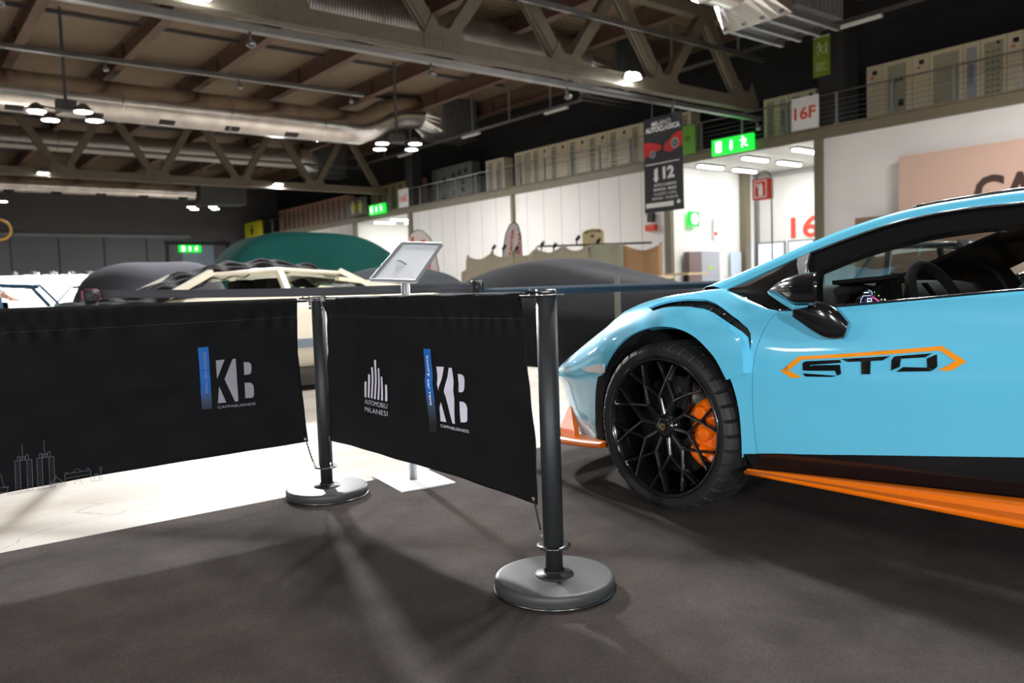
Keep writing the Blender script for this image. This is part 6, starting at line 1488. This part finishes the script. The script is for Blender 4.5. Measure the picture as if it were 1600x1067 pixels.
def classic_car(label, at, rot, L, W, H, col, roofcol=None, belt=.62, gx=(-.22, .30), open_top=False, stripe=None, glass_m=None, low=.2):
    """simple saloon, length along local x, front towards -x"""
    t = local('parked_car', label, 'car', at, None, rot); c = mat('paint_%d_%d_%d' % tuple(int(x * 255) for x in col), col, .3, 0, .02, 1, coat=1)
    rc = roofcol or c; bz = belt * H if belt < 1 else belt
    st_ = [(-.5, .80, .55), (-.46, .93, .80), (-.3, 1.0, .93), (-.1, 1.0, .99), (.1, 1.0, 1.0), (.3, 1.0, .98), (.45, .95, .93), (.5, .84, .75)]
    sp_ = smooth_line(st_, 5); mb = MB(); V = []
    for (f, ww, hh) in sp_:
        w_ = W / 2 * ww; h_ = bz * hh; x = f * L
        V += [Vector((x, s_ * y, z)) for (s_, y, z) in ((-1, w_ * .9, low), (-1, w_ * .98, low + .12), (-1, w_, h_ * .62), (-1, w_ * .97, h_ * .88), (-1, w_ * .86, h_ * .98), (-1, w_ * .4, h_ * 1.01), (1, w_ * .4, h_ * 1.01), (1, w_ * .86, h_ * .98), (1, w_ * .97, h_ * .88), (1, w_, h_ * .62), (1, w_ * .98, low + .12), (1, w_ * .9, low))]
    n = 12; m_ = len(sp_); mb.add(V, [(i * n + k, i * n + (k + 1) % n, (i + 1) * n + (k + 1) % n, (i + 1) * n + k) for i in range(m_ - 1) for k in range(n)], 0, True); mb.add(V[:n], [tuple(range(n))]); mb.add(V[-n:], [tuple(range(n))])
    link('body', mb, c, t)
    x0, x1 = gx[0] * L, gx[1] * L; rw = W * .36; bw = W * .44; rx0, rx1 = x0 + .42, x1 - .38
    if not open_top:
        r_ = MB().grid(8, 8, lambda a, b: Vector((rx0 + (rx1 - rx0) * a, rw * (2 * b - 1), H - .05 * (2 * b - 1) ** 2 - .05 * (2 * a - 1) ** 2)))
        o = link('roof', r_, rc, t); sd = o.modifiers.new('solid', 'SOLIDIFY'); sd.thickness = .04
        for s_ in (-1, 1):
            for (xa, xb, wd, nm) in ((x0, rx0, .07, 'windscreen_pillar'), ((x0 + x1) / 2 + .05, (x0 + x1) / 2 + .03, .06, 'door_pillar'), (x1, rx1, .12, 'rear_pillar')):
                link(nm, MB().bar((xa, bw * s_, bz * .98), (xb, (rw + .01) * s_, H - .05), wd, .05), rc, t)
            link('roof_gutter', MB().tube([(rx0, (rw + .01) * s_, H - .075), ((rx0 + rx1) / 2, (rw + .015) * s_, H - .03), (rx1, (rw + .01) * s_, H - .075)], .022, 8), rc, t)
            link('side_glass', MB().add([(x0 + .04, bw * s_, bz * .98), (x1 - .02, bw * s_, bz * .98), (rx1, rw * s_, H - .08), (rx0, rw * s_, H - .08)], [(0, 1, 2, 3)]), glass_m or m_gls, t)
        link('windscreen', MB().add([(x0, -bw, bz), (x0, bw, bz), (rx0, rw, H - .08), (rx0, -rw, H - .08)], [(0, 1, 2, 3)]), glass_m or m_gls, t)
        link('rear_window', MB().add([(x1, -bw, bz), (x1, bw, bz), (rx1, rw, H - .08), (rx1, -rw, H - .08)], [(0, 1, 2, 3)]), glass_m or m_gls, t)
        link('seat', MB().box((.05, -W * .2, bz - .05), (.14, .42, .36)).box((.05, W * .2, bz - .05), (.14, .42, .36)), m_alca, t, bevel=.03)
    for s_ in (-1, 1):
        for x in (-.31 * L, .30 * L):
            w_ = link('wheel', MB().lathe([(0, 0), (.17, .0), (.20, .01), (.30, .0), (.31, -.03), (.31, -.17), (0, -.17)], (x, s_ * (W / 2 + .005), .31), (0, s_, 0), 32), m_tire, t)
            link('hubcap', MB().lathe([(0, .02), (.1, .015), (.17, .004)], (x, s_ * (W / 2 + .005), .31), (0, s_, 0), 24), m_chr, w_)
        if stripe: link('side_stripe', MB().box((0, s_ * (W / 2 - .002), .46), (L * .78, .02, .085)), stripe, t)
        link('headlamp', MB().lathe([(0, .05), (.07, .03), (.09, 0)], (-.485 * L, s_ * W * .33, bz * .62), (-1, 0, 0), 16), m_chr, t)
        link('tail_lamp', MB().box((.495 * L, s_ * W * .33, bz * .62), (.03, .2, .09)), m_red, t)
    for x in (-.51 * L, .51 * L): link('bumper', MB().box((x, 0, .42), (.08, W * .94, .1)), m_chr, t, bevel=.02)
    return t
cr = classic_car('cream coupe with a black cloth thrown over its bonnet and roof', (2.95, 7.95, 0), 0, 4.1, 1.74, 1.19, sr(236, 226, 204), belt=.80, gx=(-.24, .26), stripe=mat('stripe_slate', sr(120, 130, 140), .4), low=.23)
link('sill', MB().box((0, 0, .14), (3.3, 1.6, .17)), m_cblk, cr)
for s_ in (-1, 1): link("rear_buttress", MB().bar((.62, .72 * s_, 1.06), (1.35, .72 * s_, .965), .1, .035, 0), mat('cream_trim', sr(240, 232, 206), .35), cr)
# crumpled black cloth lying over the cream coupe
def cl(a, b):
    x = -1.95 + 2.95 * a; y = -.88 + 1.76 * b
    pr = smooth_line([(-1.95, .80), (-1.3, .93), (-.95, 1.0), (-.5, 1.17), (0.05, 1.245), (.5, 1.20), (.8, 1.10), (1.0, 1.04)], 4); z = 1.0
    for p, q in zip(pr[:-1], pr[1:]):
        if p[0] <= x <= q[0] + 1e-6: z = p[1] + (q[1] - p[1]) * (x - p[0]) / (q[0] - p[0])
    e = abs(2 * b - 1); z -= .10 * e ** 3; k = .035 * math.sin(9 * x + 6 * y) * math.sin(4 * x - 11 * y) + .02 * math.sin(31 * x + 14 * y)
    yy = y * (1 if x < -1 else 1 - .28 * min(1, (x + 1) / .5)); return Vector((2.95 + x, 7.95 + yy, z + k * .8 + .01))
o = link('cloth', MB().grid(90, 50, cl), mat('cloth_black', sr(30, 28, 27), 0.95, 0, .2, 4, .3, 20, spec=.05), at=(2.95, 7.95, .9)); sd = o.modifiers.new('solid', 'SOLIDIFY'); sd.thickness = .006
o.name = 'dust_cloth'; tag(o, 'crumpled black cloth lying over the bonnet and roof of the cream coupe', 'cloth')
classic_car('small light blue classic car in front of the bright stand', (2.0, 19.4, 0), 0, 4.0, 1.6, 1.36, sr(74, 130, 176), gx=(-.3, .26))
classic_car('pale green classic car standing behind the small blue one', (4.6, 22.6, 0), .2, 4.1, 1.65, 1.4, sr(150, 160, 140))
classic_car('dark green low classic car with its hood down beside the leaning person', (-1.45, 10.55, 0), .35, 4.0, 1.6, 1.1, sr(34, 52, 40), belt=.9, open_top=True)
classic_car('black classic car beyond the blue sports car, seen through its windows', (9.8, 4.6, 0), -PI / 2, 4.4, 1.75, 1.3, sr(14, 14, 16), gx=(-.26, .28))

# ------------------------------------------------------------------ person leaning in from beyond the left edge
def person(at, rot, hand_to, label):
    t = thing('person', label, 'person', at); t['_at'] = (0, 0, 0); t.rotation_euler = (0, 0, YAW + rot)
    J = {'pelvis': (0, 0, .95), 'waist': (.02, 0, 1.08), 'chest': (.10, 0, 1.30), 'neck': (.17, 0, 1.46), 'nb': (.19, 0, 1.52), 'head': (.22, 0, 1.63), 'crown': (.22, 0, 1.73),
         'sl': (.10, .19, 1.40), 'el': (.26, .26, 1.16), 'wl': tuple(hand_to), 'sr': (.10, -.19, 1.40), 'er': (.06, -.28, 1.12), 'wr': (.18, -.24, .90),
         'hl': (0, .10, .90), 'kl': (.05, .11, .49), 'al': (-.02, .12, .09), 'fl': (.16, .14, .04), 'hr': (0, -.10, .90), 'kr': (.0, -.12, .49), 'ar': (-.08, -.13, .09), 'fr': (.10, -.15, .04)}
    R_ = {'pelvis': .15, 'waist': .135, 'chest': .155, 'neck': .06, 'nb': .055, 'head': .085, 'crown': .07, 'sl': .07, 'el': .045, 'wl': .028, 'sr': .07, 'er': .045, 'wr': .028, 'hl': .095, 'kl': .062, 'al': .042, 'fl': .035, 'hr': .095, 'kr': .062, 'ar': .042, 'fr': .035}
    E_ = [('pelvis', 'waist'), ('waist', 'chest'), ('chest', 'neck'), ('neck', 'nb'), ('nb', 'head'), ('head', 'crown'), ('chest', 'sl'), ('sl', 'el'), ('el', 'wl'), ('chest', 'sr'), ('sr', 'er'), ('er', 'wr'),
          ('pelvis', 'hl'), ('hl', 'kl'), ('kl', 'al'), ('al', 'fl'), ('pelvis', 'hr'), ('hr', 'kr'), ('kr', 'ar'), ('ar', 'fr')]
    # hands: palm and five fingers each
    for w_, e_ in (('wl', 'el'), ('wr', 'er')):
        W_ = Vector(J[w_]); D = (W_ - Vector(J[e_])); D.z *= .2; D.normalize(); sd_ = Vector((0, 0, 1)).cross(D).normalized(); dn = Vector((0, 0, -1)) if w_ == 'wl' else Vector((0, 0, -1))
        if w_ == 'wr': D = Vector((.2, 0, -1)).normalized(); sd_ = Vector((1, 0, .2)).normalized(); dn = Vector((0, 1, 0))
        J[w_ + 'p'] = tuple(W_ + D * .055); R_[w_ + 'p'] = .026; E_.append((w_, w_ + 'p'))
        for k, (o_, l_) in enumerate(((-.03, .068), (-.01, .078), (.01, .074), (.03, .058))):
            a = W_ + D * .085 + sd_ * o_; b_ = a + D * l_ * .55 + dn * .006; c = b_ + D * l_ * .45 + dn * .024
            for nm, p_, r_ in (('a', a, .0105), ('b', b_, .009), ('c', c, .0075)): J[w_ + nm + str(k)] = tuple(p_); R_[w_ + nm + str(k)] = r_
            E_ += [(w_ + 'p', w_ + 'a' + str(k)), (w_ + 'a' + str(k), w_ + 'b' + str(k)), (w_ + 'b' + str(k), w_ + 'c' + str(k))]
        a = W_ + D * .035 - sd_ * .035; b_ = a + D * .04 - sd_ * .022 + dn * .01
        J[w_ + 't0'] = tuple(a); J[w_ + 't1'] = tuple(b_); R_[w_ + 't0'] = .012; R_[w_ + 't1'] = .009; E_ += [(w_ + 'p', w_ + 't0'), (w_ + 't0', w_ + 't1')]
    keys = list(J); me = bpy.data.meshes.new('body'); me.from_pydata([J[k] for k in keys], [(keys.index(a), keys.index(b_)) for a, b_ in E_], [])
    skin = mat('skin', sr(214, 160, 130), .5, 0, .06, 12); me.materials.append(skin)
    o = bpy.data.objects.new('body', me); C.objects.link(o); o.parent = t
    sm = o.modifiers.new('skin', 'SKIN'); sm.use_smooth_shade = True
    for k, v in zip(keys, me.skin_vertices[0].data): v.radius = (R_[k], R_[k] * (1.0 if k not in ('chest', 'waist', 'pelvis') else 1.25)); v.use_root = k == 'pelvis'
    o.modifiers.new('sub', 'SUBSURF').levels = 1; o.modifiers['sub'].render_levels = 2
    def tube(nm, pts, rs, m): link(nm, MB().tube(smooth_line([tuple(p) for p in pts], 5), [r[0] for r in smooth_line([(x,) for x in rs], 5)], 20, 0), m, t, at=(0, 0, 0))
    wsh = mat('shirt_white', sr(226, 228, 236), .8, 0, .05, 6, .2, 12); jn = mat('trousers_navy', sr(30, 34, 48), .85)
    tube('shirt', [(0, 0, .90), (.02, 0, 1.05), (.09, 0, 1.28), (.14, 0, 1.42), (.165, 0, 1.47)], [.185, .18, .20, .17, .075], wsh)
    e, w_ = Vector(J['el']), Vector(J['wl']); tube('sleeve', [J['sl'], e, e.lerp(w_, .75)], [.09, .062, .046], wsh)
    e, w_ = Vector(J['er']), Vector(J['wr']); tube('sleeve', [J['sr'], e, e.lerp(w_, .75)], [.09, .062, .046], wsh)
    for s_ in 'lr':
        tube('trouser_leg', [J['h' + s_], J['k' + s_], J['a' + s_]], [.125, .085, .065], jn)
        a = Vector(J['a' + s_]); link('shoe', MB().uv(a + Vector((.07, 0, -.04)), (.15, .05, .05), 16, 8), m_black, t, at=(0, 0, 0))
    hd_ = Vector(J['head'])
    link('hair', MB().uv(hd_ + Vector((-.025, 0, .045)), (.098, .096, .085), 20, 10), mat('hair_dark', sr(40, 30, 24), .7), t, at=(0, 0, 0))
    link('nose', MB().uv(hd_ + Vector((.095, 0, -.0)), (.02, .013, .02), 10, 6), skin, t, at=(0, 0, 0))
    for s_ in (-1, 1):
        link('eye', MB().uv(hd_ + Vector((.078, .032 * s_, .02)), (.011, .011, .011), 10, 6), m_ink, t, at=(0, 0, 0)); link('ear', MB().uv(hd_ + Vector((.0, .088 * s_, .0)), (.02, .012, .03), 10, 6), skin, t, at=(0, 0, 0))
    link('mouth', MB().uv(hd_ + Vector((.083, 0, -.042)), (.01, .022, .005), 10, 6), mat('lips', sr(170, 90, 80), .5), t, at=(0, 0, 0))
    return t
Yp = 8.8
hp_ = CO + ray(4, 468) * (Yp / ray(4, 468).y)          # wrist
hh_ = hall(hp_); base = hall(Vector((hp_.x - .62, hp_.y + .05, 0)))
# local +x points towards world +x
person((base.x, base.y, 0), -YAW, (.62, -.05 + .12, hh_.z + .012), 'person in a white shirt beyond the left edge, reaching one hand into view')

for o in bpy.data.objects:
    if '_at' in o: del o['_at']
